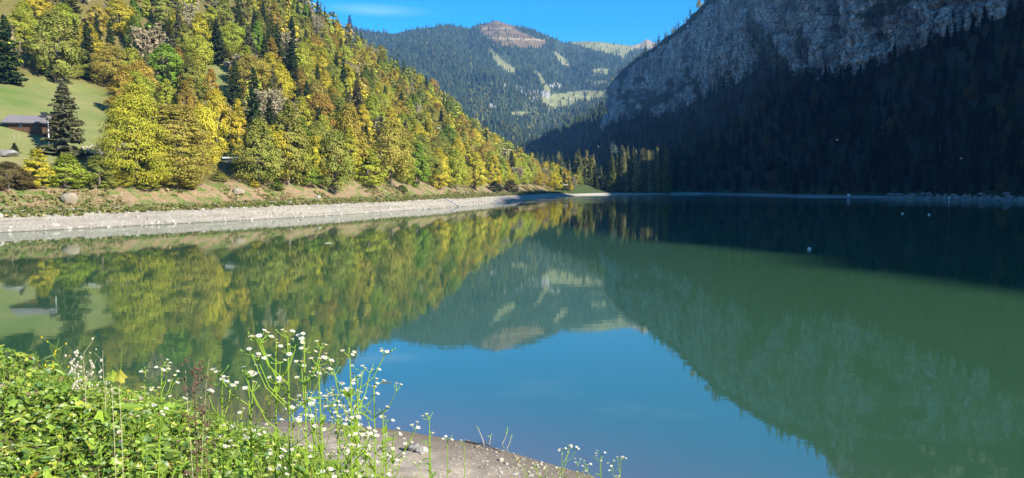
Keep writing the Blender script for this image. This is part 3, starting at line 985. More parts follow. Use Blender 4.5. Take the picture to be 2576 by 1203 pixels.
def spruce(seed, H, W, whorls=26, nb=8, sub=9, open_=0.0, top=.985, low=.07):
    rg = np.random.default_rng(seed)
    V, F, A, Lb, n0 = [], [], [], [], 0
    for i in range(whorls):
        t = (i + rg.uniform(-.3, .3)) / whorls
        z = H * (low + (top - low) * t)
        rr = W / 2 * (max(0.02, 1 - t) ** .8) * rg.uniform(.82, 1.12) + .012 * H
        for b in range(nb):
            if rg.uniform() < open_: continue
            th = rg.uniform(0, 2 * math.pi)
            L = rr * rg.uniform(.7, 1.15)
            d = np.array([math.cos(th), math.sin(th), 0])
            sd = np.array([-math.sin(th), math.cos(th), 0])
            zz0 = z + rg.uniform(-.5, .5) * H / whorls
            droop = rg.uniform(.25, .5) * (1 - .5 * t)
            a, lb = rg.uniform(.2, .8), rg.uniform(0, 1)
            fs = np.array([0, .45, .8, 1.0])
            ctr = np.array([d * L * f + np.array([0, 0, zz0 - droop * L * f + .22 * L * f * f]) for f in fs])
            w = L * np.array([.10, .26, .2, .04])
            sag = np.array([0, 0, -1]) * (w[:, None] * .5)
            l, r = ctr - sd * w[:, None] + sag, ctr + sd * w[:, None] + sag
            vv = np.stack([l, ctr, r], 1).reshape(-1, 3)
            ff = []
            for s in range(3):
                for q in range(2):
                    ff.append([s * 3 + q, s * 3 + 3 + q, s * 3 + 4 + q, s * 3 + 1 + q])
            V.append(vv); F.append(np.array(ff) + n0); n0 += 12
            A.append(np.full(12, a)); Lb.append(np.full(12, lb))
            k = sub
            f = rg.uniform(.15, 1, k)
            p = d * (L * f)[:, None] + sd * (rg.normal(size=k) * L * .13)[:, None]
            p[:, 2] += zz0 - droop * L * f + .22 * L * f * f - .02 * H * rg.uniform(0, 1, k)
            nn = d * rg.uniform(.3, 1, (k, 1)) + rg.normal(size=(k, 3)) * .5 + np.array([0, 0, .3])
            cv, cf = cards(p, nn, rg.uniform(.025, .05, k) * H * (.6 + .6 * (1 - t)), 1.3, rg, .25)
            V.append(cv); F.append(cf + n0); n0 += len(cv)
            A.append(np.repeat(np.clip(a + rg.normal(size=k) * .2, 0, 1), 4)); Lb.append(np.full(len(cv), lb))
    mb = MB()
    mb.add(*tube(np.array([[0, 0, 0], [0, 0, H * .5], [0, 0, H * .99]]), np.array([.016, .010, .002]) * H, 7))
    return (np.concatenate(V), np.concatenate(F), np.concatenate(A), np.concatenate(Lb)), mb


def spruce_lod(seed, H, W, whorls=9, nb=5):
    rg = np.random.default_rng(seed)
    V, F, A, Lb, n0 = [], [], [], [], 0
    for i in range(whorls):
        t = (i + rg.uniform(-.3, .3)) / whorls
        z = H * (.07 + .9 * t)
        rr = W / 2 * (max(0.02, 1 - t) ** .8) * rg.uniform(.85, 1.15) + .015 * H
        for b in range(nb):
            th = rg.uniform(0, 2 * math.pi)
            L = rr * rg.uniform(.75, 1.15)
            d, sd = np.array([math.cos(th), math.sin(th), 0]), np.array([-math.sin(th), math.cos(th), 0])
            zz0 = z + rg.uniform(-.5, .5) * H / whorls
            up = np.array([0, 0, 1.0])
            p = [zz0 * up + .05 * H * up, d * L * .6 - sd * L * .38 + (zz0 - .25 * L) * up, d * L * .6 + sd * L * .38 + (zz0 - .25 * L) * up, d * L + (zz0 - .42 * L) * up, d * L * .55 + (zz0 - .02 * L) * up]
            V.append(np.array(p)); F.append(np.array([[0, 1, 4], [0, 4, 2], [1, 3, 4], [4, 3, 2]]) + n0); n0 += 5
            A.append(np.full(5, rg.uniform(.2, .8))); Lb.append(np.full(5, rg.uniform(0, 1)))
    return np.concatenate(V), np.concatenate(F), np.concatenate(A), np.concatenate(Lb)


def crown_mesh(name, c, mat):
    V, F, A, Lb = c
    return mesh_np(name, V, F, mat, False, {'rnd': A, 'lob': Lb})


UNIT = 12.0
BROAD, BROAD_LOD = [], []
for s in range(9):
    W = [9.0, 7.4, 6.6, 10.0, 5.8, 8.2, 7.0, 8.6, 5.4][s]
    low = [.1, .12, .06, .14, .05, .1, .08, .12, .03][s]
    c, tb = broadleaf(100 + s, UNIT, W, lobes=110, per=92, leaf=.30, low=low)
    BROAD.append((crown_mesh('broadleaf_crown', c, M_CROWN), tb.mesh('broadleaf_trunk', M_BARK), W))
    if s < 4: BROAD_LOD.append((broadleaf(200 + s, UNIT, W, lobes=44, per=8, leaf=1.15, low=low)[0], W))
BIGMAPLE = []
for s in range(2):
    c, tb = broadleaf(300 + s, 24.0, 21.0 if s == 0 else 15.0, lobes=330, per=95, leaf=.38, low=.05, flat=.32)
    BIGMAPLE.append((crown_mesh('broadleaf_crown', c, M_CROWN), tb.mesh('broadleaf_trunk', M_BARK), 21.0 if s == 0 else 15.0))
BARE = []
for s in range(3):
    c, tb = bare(400 + s, UNIT, [9, 7.5, 8.5][s])
    BARE.append((crown_mesh('twig_crown', c, M_CROWN), tb.mesh('broadleaf_trunk', M_PALEBARK), 9.0))
SPRUCE, SPRUCE_LOD = [], []
for s in range(6):
    W = [5.2, 4.4, 6.0, 4.8, 3.9, 5.6][s]
    c, tb = spruce(500 + s, UNIT * 1.25, W, open_=[.0, .1, .05, .2, .1, .15][s])
    SPRUCE.append((crown_mesh('spruce_crown', c, M_NEEDLE), tb.mesh('spruce_trunk', M_BARK), W))
    if s < 3: SPRUCE_LOD.append((spruce_lod(600 + s, UNIT * 1.25, W), W))
c, tb = spruce(700, 20.0, 10.0, whorls=22, nb=9, sub=22, open_=.18, low=.1)
HERO_SPRUCE = (crown_mesh('spruce_crown', c, M_NEEDLE), tb.mesh('spruce_trunk', M_PALEBARK), 10.0)
c, tb = spruce(701, UNIT * 1.25, 3.4, whorls=24, nb=5, sub=3, open_=.45)
DEAD = (crown_mesh('spruce_crown', c, M_NEEDLE), tb.mesh('spruce_trunk', M_PALEBARK), 3.4)

TINT = {
    'golden yellow': (.49, .38, .045), 'yellow-green': (.37, .365, .05), 'olive green': (.26, .245, .055), 'ochre': (.40, .295, .065), 'lemon olive': (.42, .36, .045), 'pale green': (.20, .205, .085),  # last tint here is brightened so its spruces look sunlit
    'orange-brown': (.38, .25, .05), 'rust-brown': (.31, .175, .045), 'bright green': (.22, .30, .04), 'mid green': (.15, .20, .03),
    'grey-brown leafless': (.34, .275, .17), 'dull brown': (.14, .095, .04), 'shade-dulled green': (.032, .045, .016), 'shade-dimmed brown': (.06, .046, .022), 'shade-darkened green': (.016, .026, .013), 'shadowy green': (.024, .036, .016),  # the darkest greens and brown here carry the right slope's shade
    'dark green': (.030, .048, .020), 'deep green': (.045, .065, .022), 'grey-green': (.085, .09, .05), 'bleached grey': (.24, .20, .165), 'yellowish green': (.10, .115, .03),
}
TREES = []      # dict(kind, p, s (scale xyz), rz, tint, proto, h, w, label, zone)


def add_tree(kind, p, h, w, tint, proto, label=None, sink=.3, base_h=None):
    H0 = base_h or (UNIT if kind == 'b' else UNIT * 1.25)
    TREES.append(dict(kind=kind, p=np.array([p[0], p[1], p[2] - sink]), sz=h / H0, sx=w / proto[2] if w else h / H0, rz=float(rng.uniform(0, 6.28)), tint=tint, proto=proto, h=h, w=w or proto[2] * h / H0, label=label))


def hero(kind, X, Yb, Yt, wpx, tint, proto, label, base_h=None):
    P = hit(X, Yb)
    if P is None: return
    d = P[1]
    top = at_depth(X, Yt, d)
    w = wpx / FPX * d * 1.0
    add_tree(kind, P, top[2] - P[2], w, tint, proto, label, base_h=base_h)


# trees of the photograph that can be named one by one: kind, x, base y, top y, width, tint, prototype, label
HERO = [
    ('s', 165, 392, 192, 112, 'grey-green', HERO_SPRUCE, 'ragged drooping spruce standing beside the wooden hut', 20.0),
    ('b', 345, 468, 205, 180, 'lemon olive', BIGMAPLE[0], 'broad yellow-green maple, biggest crown on the lake bank', 24.0),
    ('b', 440, 470, 258, 180, 'ochre', BIGMAPLE[1], 'thinning ochre maple close beside the biggest maple on the bank', 24.0),
    ('b', 512, 448, 262, 92, 'golden yellow', BROAD[3], 'rounded golden tree above the stone wall by the path'),
    ('b', 95, 470, 372, 76, 'golden yellow', BROAD[8], 'orange-yellow bushy tree below the small dark fir'),
    ('b', 168, 472, 382, 92, 'yellow-green', BROAD[2], 'yellow-green bushy tree in front of the ragged spruce'),
    ('s', 218, 474, 424, 40, 'deep green', SPRUCE[2], 'small dark spruce at the edge of the earth bank'),
    ('b', 245, 470, 388, 70, 'olive green', BROAD[4], 'mixed green and orange bushy tree below the pale slab'),
    ('b', 308, 470, 428, 56, 'golden yellow', BROAD[7], 'low golden bush at the foot of the biggest maple'),
    ('b', 22, 478, 404, 84, 'dull brown', BROAD[5], 'brownish thicket bush above the earth bank beside the grey boulder'),
    ('s', 37, 382, 354, 26, 'deep green', SPRUCE[0], 'little dark fir alone in the meadow below the hut'),
    ('s', 566, 398, 236, 46, 'dark green', SPRUCE[1], 'slim dark spruce right behind the golden tree by the wall'),
    ('b', 545, 400, 226, 72, 'golden yellow', BROAD[1], 'golden tree on the lower lip of the green clearing'),
    ('b', 602, 402, 248, 48, 'golden yellow', BROAD[8], 'narrow yellow tree wedged between two dark spruces'),
    ('s', 640, 408, 205, 74, 'dark green', SPRUCE[3], 'tall dark spruce above the white topped wall'),
    ('b', 662, 462, 328, 72, 'mid green', BROAD[0], 'dense green maple beside the grassy mound on the path'),
    ('b', 728, 466, 255, 104, 'olive green', BROAD[2], 'tall olive tree with a pale trunk above the bare earth'),
    ('b', 775, 470, 404, 62, 'mid green', BROAD[6], 'low green beech spreading over the bare earth bank'),
    ('b', 700, 372, 244, 106, 'grey-brown leafless', BARE[0], 'grey dome shaped leafless tree behind the olive tree'),
    ('b', 843, 488, 330, 92, 'olive green', BROAD[1], 'dark based beech leaning over the path with a black shadow'),
    ('b', 806, 360, 234, 92, 'rust-brown', BROAD[3], 'rust red beech crown in the middle of the sunlit slope'),
    ('b', 880, 440, 262, 100, 'orange-brown', BROAD[0], 'wide orange-brown beech right of the rust red crown'),
    ('b', 985, 472, 300, 120, 'ochre', BROAD[3], 'big ochre beech above the triangular earth scar'),
    ('b', 930, 470, 372, 80, 'yellow-green', BROAD[4], 'yellow-green beech at the top of the triangular earth scar'),
    ('b', 1052, 474, 358, 58, 'bright green', BROAD[8], 'bright green narrow tree by the far stretch of the path'),
    ('b', 1105, 476, 370, 62, 'golden yellow', BROAD[2], 'golden tree next to the bright green narrow tree'),
    ('b', 1148, 478, 376, 66, 'yellow-green', BROAD[0], 'yellow-green tree over the far bend of the gravel bank'),
    ('b', 1195, 478, 382, 60, 'golden yellow', BROAD[6], 'golden beech just before the dark gap at the bend'),
    ('b', 420, 232, 112, 92, 'bright green', BROAD[5], 'bright green maple high above the biggest maple'),
    ('b', 385, 212, 52, 124, 'grey-brown leafless', BARE[1], 'grey-brown dome of bare twigs behind the bright green maple'),
    ('b', 285, 225, 112, 96, 'ochre', BROAD[3], 'pinkish ochre beech at the upper edge of the meadow'),
    ('b', 140, 210, 30, 110, 'olive green', BROAD[1], 'tall olive tree at the upper edge of the meadow'),
    ('s', 18, 210, 28, 78, 'dark green', SPRUCE[5], 'dark spruce at the meadow corner above the hut'),
    ('b', 220, 160, 60, 96, 'golden yellow', BROAD[0], 'golden crown rising above the pinkish ochre beech'),
    ('b', 300, 90, 2, 78, 'golden yellow', BROAD[7], 'round bright golden crown near the top of the slope'),
    ('s', 628, 210, 58, 62, 'grey-green', SPRUCE[2], 'grey-green spruce above the green clearing'),
    ('s', 735, 210, 92, 58, 'dark green', SPRUCE[0], 'dark spruce above the rust red crown'),
    ('s', 880, 88, 36, 22, 'dark green', SPRUCE[4], 'lone spruce standing highest on the ridge line against the sky'),
    ('s', 822, 52, -4, 28, 'bleached grey', DEAD, 'bleached dead spruce on the ridge line against the sky'),
    ('s', 655, 32, -30, 24, 'bleached grey', DEAD, 'pale dead spruce among golden crowns high on the slope'),
    ('s', 548, 160, 40, 50, 'dark green', SPRUCE[1], 'dark spruce on the upper rim of the green clearing'),
    ('s', 905, 300, 236, 36, 'dark green', SPRUCE[4], 'slim dark spruce poking out of orange beeches at mid slope'),
]
for h_ in HERO:
    hero(*h_[:8], base_h=h_[8] if len(h_) > 8 else (UNIT if h_[0] == 'b' else UNIT * 1.25))
NHERO = len(TREES)
# the far spit: yellow tree, spruces and a bare tree beside the chalet
for X, Yb, Yt, w, k, tint, pr, lab in [
    (1434, 481, 456, 17, 'b', 'golden yellow', BROAD[8], 'small bright yellow tree on the sunlit spit'),
    (1420, 478, 430, 22, 's', 'grey-green', SPRUCE[0], 'grey-green spruce behind the chalet on the spit'),
    (1410, 478, 420, 22, 's', 'dark green', SPRUCE[4], 'dark slim spruce left of the chalet on the spit'),
    (1441, 479, 440, 18, 'b', 'grey-brown leafless', BARE[2], 'leafless pale tree just behind the small yellow tree'),
    (2120, 472, 446, 14, 'b', 'dull brown', BROAD[4], 'small ochre sapling above the white sign on the shaded shore')]:
    P = hit(X, Yb)
    d = P[1]
    add_tree(k, P, at_depth(X, Yt, d)[2] - P[2], w / FPX * d, tint, pr, lab)

# --- forest fill
SHX = LS


def scatter(n, pts_fn, min_d, occ):
    out = []
    for _ in range(n):
        p = pts_fn()
        if p is None: continue
        key = (int(p[0] // min_d), int(p[1] // min_d))
        if any((p[0] - q[0]) ** 2 + (p[1] - q[1]) ** 2 < min_d ** 2 for i in (-1, 0, 1) for j in (-1, 0, 1) for q in occ.get((key[0] + i, key[1] + j), ())): continue
        occ.setdefault(key, []).append(p)
        out.append(p)
    return out


occ = {}
for t in TREES: occ.setdefault((int(t['p'][0] // 5.0), int(t['p'][1] // 5.0)), []).append(t['p'])
Vh3 = Vh.reshape(NU, NVH, 3)


def left_pt():
    i = rng.integers(0, NU - 1)
    a = rng.uniform()
    j0 = len(d_low)
    j = int(rng.integers(j0 - 1, NVH - 3))
    b = rng.uniform()
    P = Vh3[i, j] * (1 - a) * (1 - b) + Vh3[i + 1, j] * a * (1 - b) + Vh3[i, j + 1] * (1 - a) * b + Vh3[i + 1, j + 1] * a * b
    if P[1] < 20: return None
    X, Y, f = proj(P)
    X, Y = X[0], Y[0]
    if X < -500 or X > 1700: return None
    if X < 310 and Y > 204: return None
    if in_poly([X], [Y], GULLY)[0]: return None
    if 500 < X < 640 and 262 < Y < 430: return None
    if X < 640 and Y > 395: return None
    if X < 500 and Y > 300: return None
    if 905 < X < 965 and Y > 462: return None
    return P


LEFT_B = ['golden yellow', 'yellow-green', 'olive green', 'ochre', 'orange-brown', 'rust-brown', 'mid green', 'grey-brown leafless', 'bright green']
for P in scatter(36000, left_pt, 6.5, occ):
    X, Y, f = proj(P)
    X, Y = X[0], Y[0]
    v = fbm(P[0] * .02, P[2] * .03 + P[1] * .01, 120)
    up = np.clip((P[2] - 45) / 70, 0, 1)
    pc = .20 + .55 * up + v * 1.1
    if X > 1180: pc = .25 + v
    if Y > 440: pc = .06
    if rng.uniform() < pc:
        h = rng.uniform(10.5, 18.5)
        tint = rng.choice(['dark green', 'deep green', 'grey-green', 'yellowish green', 'bleached grey'], p=[.36, .26, .2, .14, .04])
        add_tree('s', P, h, None, tint, DEAD if tint == 'bleached grey' else SPRUCE[rng.integers(6)])
    else:
        h = rng.uniform(8.0, 15.0)
        w2 = fbm(P[0] * .03 + 9, P[1] * .02, 121) + .12 * up
        pr = np.array([.19, .27, .26, .12, .07 + max(0, w2) * .4, .012 + max(0, w2) * .12, .05, .05, .02])
        if X > 850: pr[[0, 4]] += [.12, .05]
        if Y > 400: pr[[0, 1]] += .15
        tint = rng.choice(LEFT_B, p=pr / pr.sum())
        add_tree('b', P, h, None, tint, BARE[rng.integers(3)] if tint.startswith('grey') else BROAD[rng.integers(9)])

# spruces at the lake head whose tops catch the sun, some also brightened by their tint
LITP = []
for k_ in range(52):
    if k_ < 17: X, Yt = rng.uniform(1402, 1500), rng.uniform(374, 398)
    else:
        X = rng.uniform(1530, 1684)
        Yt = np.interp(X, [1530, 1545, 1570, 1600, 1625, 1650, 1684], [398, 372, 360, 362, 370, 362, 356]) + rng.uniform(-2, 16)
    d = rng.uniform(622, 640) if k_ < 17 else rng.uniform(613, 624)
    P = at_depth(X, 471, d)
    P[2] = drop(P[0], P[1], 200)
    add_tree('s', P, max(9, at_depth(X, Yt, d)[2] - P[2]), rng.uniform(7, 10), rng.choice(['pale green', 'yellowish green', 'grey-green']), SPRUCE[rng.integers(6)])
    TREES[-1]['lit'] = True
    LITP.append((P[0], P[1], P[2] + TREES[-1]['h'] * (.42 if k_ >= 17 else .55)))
LITP = np.array(LITP)
S2D = SUN_DIR[:2] / np.linalg.norm(SUN_DIR[:2])


def shades_lit(P, h):
    """would a tree here keep the sun off those tops?"""
    dx, dy = P[0] - LITP[:, 0], P[1] - LITP[:, 1]
    al = dx * S2D[0] + dy * S2D[1]
    la = np.abs(-dx * S2D[1] + dy * S2D[0])
    return bool(np.any((al > 0) & (al < 330) & (la < 3.2) & (P[2] + h > LITP[:, 2] + al * math.tan(SUN_EL))))


# shaded slope on the right, ledges of the cliff, its top edge
occ = {}
Vr3 = Vr.reshape(NR, len(vs_), 3)


def right_pt():
    i, j = rng.integers(0, NR - 1), rng.integers(5, len(vs_) - 1)
    a, b = rng.uniform(), rng.uniform()
    P = Vr3[i, j] * (1 - a) * (1 - b) + Vr3[i + 1, j] * a * (1 - b) + Vr3[i, j + 1] * (1 - a) * b + Vr3[i + 1, j + 1] * a * b
    X, Y, f = proj(P)
    if P[1] < 60 or P[2] < 1.9 or X[0] > 2900: return None
    return P


for P in scatter(16000, right_pt, 5.6, occ):
    if P[1] > 430 and P[2] < 120 and shades_lit(P, 15): continue
    if rng.uniform() < .78: add_tree('s', P, rng.uniform(9, 18), None, rng.choice(['shade-darkened green', 'shadowy green', 'dark green'], p=[.5, .35, .15]), SPRUCE[rng.integers(6)])
    else: add_tree('b', P, rng.uniform(8, 13), None, rng.choice(['shade-dimmed brown', 'shade-dulled green', 'dull brown'], p=[.5, .35, .15]), BROAD[rng.integers(9)])
edge = []
for i in range(0, NC, 2):
    for col_ in range(NVc - 2, NVt - 1):
        if rng.uniform() < (.6 if col_ >= NVc else .2):
            a = rng.uniform()
            P = Vc_[i, col_] * (1 - a) + Vc_[i, col_ + 1] * a
            edge.append(P)
for P in edge:
    X, Y, f = proj(P)
    if P[1] < 60 or X[0] > 2560: continue
    P = np.array([P[0], P[1], drop(P[0], P[1])])
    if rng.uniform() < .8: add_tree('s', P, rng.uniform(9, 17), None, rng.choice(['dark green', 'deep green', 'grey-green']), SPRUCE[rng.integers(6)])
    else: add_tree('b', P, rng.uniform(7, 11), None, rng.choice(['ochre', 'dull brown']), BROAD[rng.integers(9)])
gi = np.argwhere(green[:, 5:NVc - 2] > .5)
for i, j in gi[rng.permutation(len(gi))[:420]]:
    P = Vc_[i, j + 5]
    X, Y, f = proj(P)
    big = in_poly(X, Y, [(1875, 40), (1940, 80), (1985, 205), (1885, 210)])[0]
    if P[1] < 60 or (not big and rng.uniform() < .6): continue
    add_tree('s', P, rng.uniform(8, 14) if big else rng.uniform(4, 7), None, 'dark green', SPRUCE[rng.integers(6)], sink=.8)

# valley floor at the lake end
occ = {}


def valley_pt():
    x, y = rng.uniform(-60, 320), rng.uniform(540, 1000)
    P = np.array([x, y, 0])
    P[2] = drop(x, y)
    X, Y, f = proj(P)
    if P[2] < 2.6 or P[2] > 60: return None
    if X[0] < 1400 and y < 610: return None
    if X[0] < 1462 and Y[0] > 473 and y < 606: return None
    if y < np.interp(x, [0, 60, 72, 85, 110, 140, 165, 330], [606, 606, 606, 612, 616, 622, 630, 660]) : return None
    return P


for p_ in LITP: occ.setdefault((int(p_[0] // 5.6), int(p_[1] // 5.6)), []).append(p_)
for P in scatter(6000, valley_pt, 5.6, occ):
    if shades_lit(P, 13): continue
    add_tree('s', P, rng.uniform(9, 17) if P[1] < 660 else rng.uniform(12, 20), None, rng.choice(['dark green', 'deep green', 'grey-green', 'yellowish green'], p=[.3, .3, .25, .15]), SPRUCE[rng.integers(6)])

# ---- which trees show largest: paint them front to back on a coarse raster
order = sorted(range(len(TREES)), key=lambda i: TREES[i]['p'][1])
SW, SH, SCL = 1288, 330, .5
cover = np.zeros((SH, SW), bool)
for i in order:
    t = TREES[i]
    X, Y, f = proj(t['p'] + np.array([0, 0, t['h'] * .5]))
    hp, wp_ = t['h'] / f[0] * FPX * SCL, t['w'] / f[0] * FPX * SCL
    x, y = X[0] * SCL, Y[0] * SCL
    x0, x1, y0, y1 = int(max(0, x - wp_ * .4)), int(min(SW, x + wp_ * .4 + 1)), int(max(0, y - hp * .46)), int(min(SH, y + hp * .46 + 1))
    if x1 <= x0 or y1 <= y0:
        t['vis'] = 0
        continue
    c = cover[y0:y1, x0:x1]
    t['vis'] = int((~c).sum())
    if i < NHERO or t['label'] or t.get('lit'): t['vis'] += 100000
    elif t['vis'] > 2:
        q = Vector(t['p']) + Vector((0, 0, t['h'] * .85))
        dv = q - Vector(EYE)
        hh = BVH.ray_cast(Vector(EYE), dv.normalized(), dv.length - 6)
        if hh[0] is not None: t['vis'] = 0
    if t['vis']: c[:] = True
pick = {}
for k in 'bs':
    ids = sorted([i for i in range(len(TREES)) if TREES[i]['kind'] == k and TREES[i]['vis'] > 0], key=lambda i: -TREES[i]['vis'])[:300]
    pick[k] = ids
chosen = set(pick['b']) | set(pick['s'])


def zone(t):
    P = t['p']
    X, Y, f = proj(P)
    X, Y = X[0], Y[0]
    if P[0] > 140 and P[1] < 760 or (X > 1690 and P[1] < 1150):
        if P[2] > 150: return 'on the cliff rim'
        if Y < 300 and 1860 < X < 2000 and P[2] > 90: return 'in the cliff notch'
        if P[2] < 20: return 'at the shaded right shore'
        return 'on the shaded right slope' if P[2] < 60 else 'right below the grey cliff'
    if P[1] > 1000: return 'down the valley'
    if P[1] > 600 and X > 1380: return 'at the lake head'
    if Y > 425: return 'by the lakeside path'
    if Y > 330: return 'low on the sunlit slope'
    if Y > 230: return 'midway up the sunlit slope'
    if Y > 120: return 'high on the sunlit slope'
    return 'near the sunlit slope top'


ORD = ['first', 'second', 'third', 'fourth', 'fifth', 'sixth', 'seventh', 'eighth', 'ninth', 'tenth', 'eleventh', 'twelfth', 'thirteenth', 'fourteenth', 'fifteenth', 'sixteenth', 'seventeenth', 'eighteenth', 'nineteenth', 'twentieth']


def ordinal(k):
    if k < 20: return ORD[k]
    tens = ['twenty', 'thirty', 'forty', 'fifty', 'sixty', 'seventy', 'eighty', 'ninety'][(k + 1) // 10 - 2]
    u = (k + 1) % 10
    return f'{tens}-{ORD[u - 1]}' if u else f'{k + 1}th'


bucket = {}
for i in chosen:
    t = TREES[i]
    if t['label']: continue
    size = 'tall' if t['h'] > (11.5 if t['kind'] == 'b' else 13.5) else ('small' if t['h'] < (9.6 if t['kind'] == 'b' else 10.5) else 'medium')
    wide = 'slim' if t['w'] / t['h'] < (.6 if t['kind'] == 'b' else .33) else 'broad'
    sp = 'spruce' if t['kind'] == 's' else 'tree'
    if t['tint'] == 'bleached grey': t['tw'] = 'bleached dead spruce'
    else: t['tw'] = f"{t['tint']} {sp}"
    bucket.setdefault(f"{size} {wide} {t['tw']} {zone(t)}", []).append(i)
for lab, ids in bucket.items():
    ids.sort(key=lambda i: proj(TREES[i]['p'])[0][0])
    for k, i in enumerate(ids):
        TREES[i]['label'] = lab if len(ids) == 1 else (f"{lab}, {'leftmost of its like' if k == 0 else 'rightmost of its like' if k == len(ids) - 1 else ordinal(k) + ' from left'}")


GROUPS = {'b': 'broadleaved trees round the lake', 's': 'spruces round the lake'}
for k in 'bs':
    for i in pick[k]:
        t = TREES[i]
        e_ = empty('broadleaf_tree' if k == 'b' else 'spruce_tree', t['p'], t['rz'])
        e_.scale = (t['sx'], t['sx'], t['sz'])
        c = obj('crown', t['proto'][0], e_)
        v = rng.uniform(.85, 1.15)
        hue = rng.normal(0, .025)
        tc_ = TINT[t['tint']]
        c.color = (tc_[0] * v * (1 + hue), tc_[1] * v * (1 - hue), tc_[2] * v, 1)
        obj('trunk', t['proto'][1], e_)
        tag(e_, t['label'], 'tree', GROUPS[k])


def merge_lod(name, ids, lods, mat, base_h, kindlabel):
    Vs, Fs, A, L_, T, n0 = [], [], [], [], [], 0
    for i in ids:
        t = TREES[i]
        (V, F, a, lb), W = lods[rng.integers(len(lods))]
        cs, sn = math.cos(t['rz']), math.sin(t['rz'])
        sx, sz = t['w'] / W, t['h'] / base_h
        Q = np.stack([(V[:, 0] * cs - V[:, 1] * sn) * sx, (V[:, 0] * sn + V[:, 1] * cs) * sx, V[:, 2] * sz], 1) + t['p']
        Vs.append(Q); Fs.append(F + n0); n0 += len(V); A.append(a); L_.append(lb)
        T.append(np.tile(np.array(TINT[t['tint']]) * rng.uniform(.85, 1.15), (len(V), 1)))
    if not Vs: return
    me = mesh_np(name, np.concatenate(Vs), np.concatenate(Fs), mat, False, {'rnd': np.concatenate(A), 'lob': np.concatenate(L_), 'tcol': np.concatenate(T)})
    tag(obj(name, me), kindlabel, None, None, 'stuff')


rest = [i for i in range(len(TREES)) if i not in chosen and (TREES[i]['vis'] > 0 or rng.uniform() < .6)]
rb = [i for i in rest if TREES[i]['kind'] == 'b']
rs = [i for i in rest if TREES[i]['kind'] == 's']
merge_lod('broadleaf_woods', rb, BROAD_LOD, M_CROWN_MASS, UNIT, 'rest of the autumn broadleaved woods round the lake')
merge_lod('spruce_woods', rs, SPRUCE_LOD, M_NEEDLE_MASS, UNIT * 1.25, 'rest of the spruce woods round the lake')
print('TREES', len(TREES), 'b', len(pick['b']), len(rb), 's', len(pick['s']), len(rs), 'minvis', TREES[pick['b'][-1]]['vis'], TREES[pick['s'][-1]]['vis'])

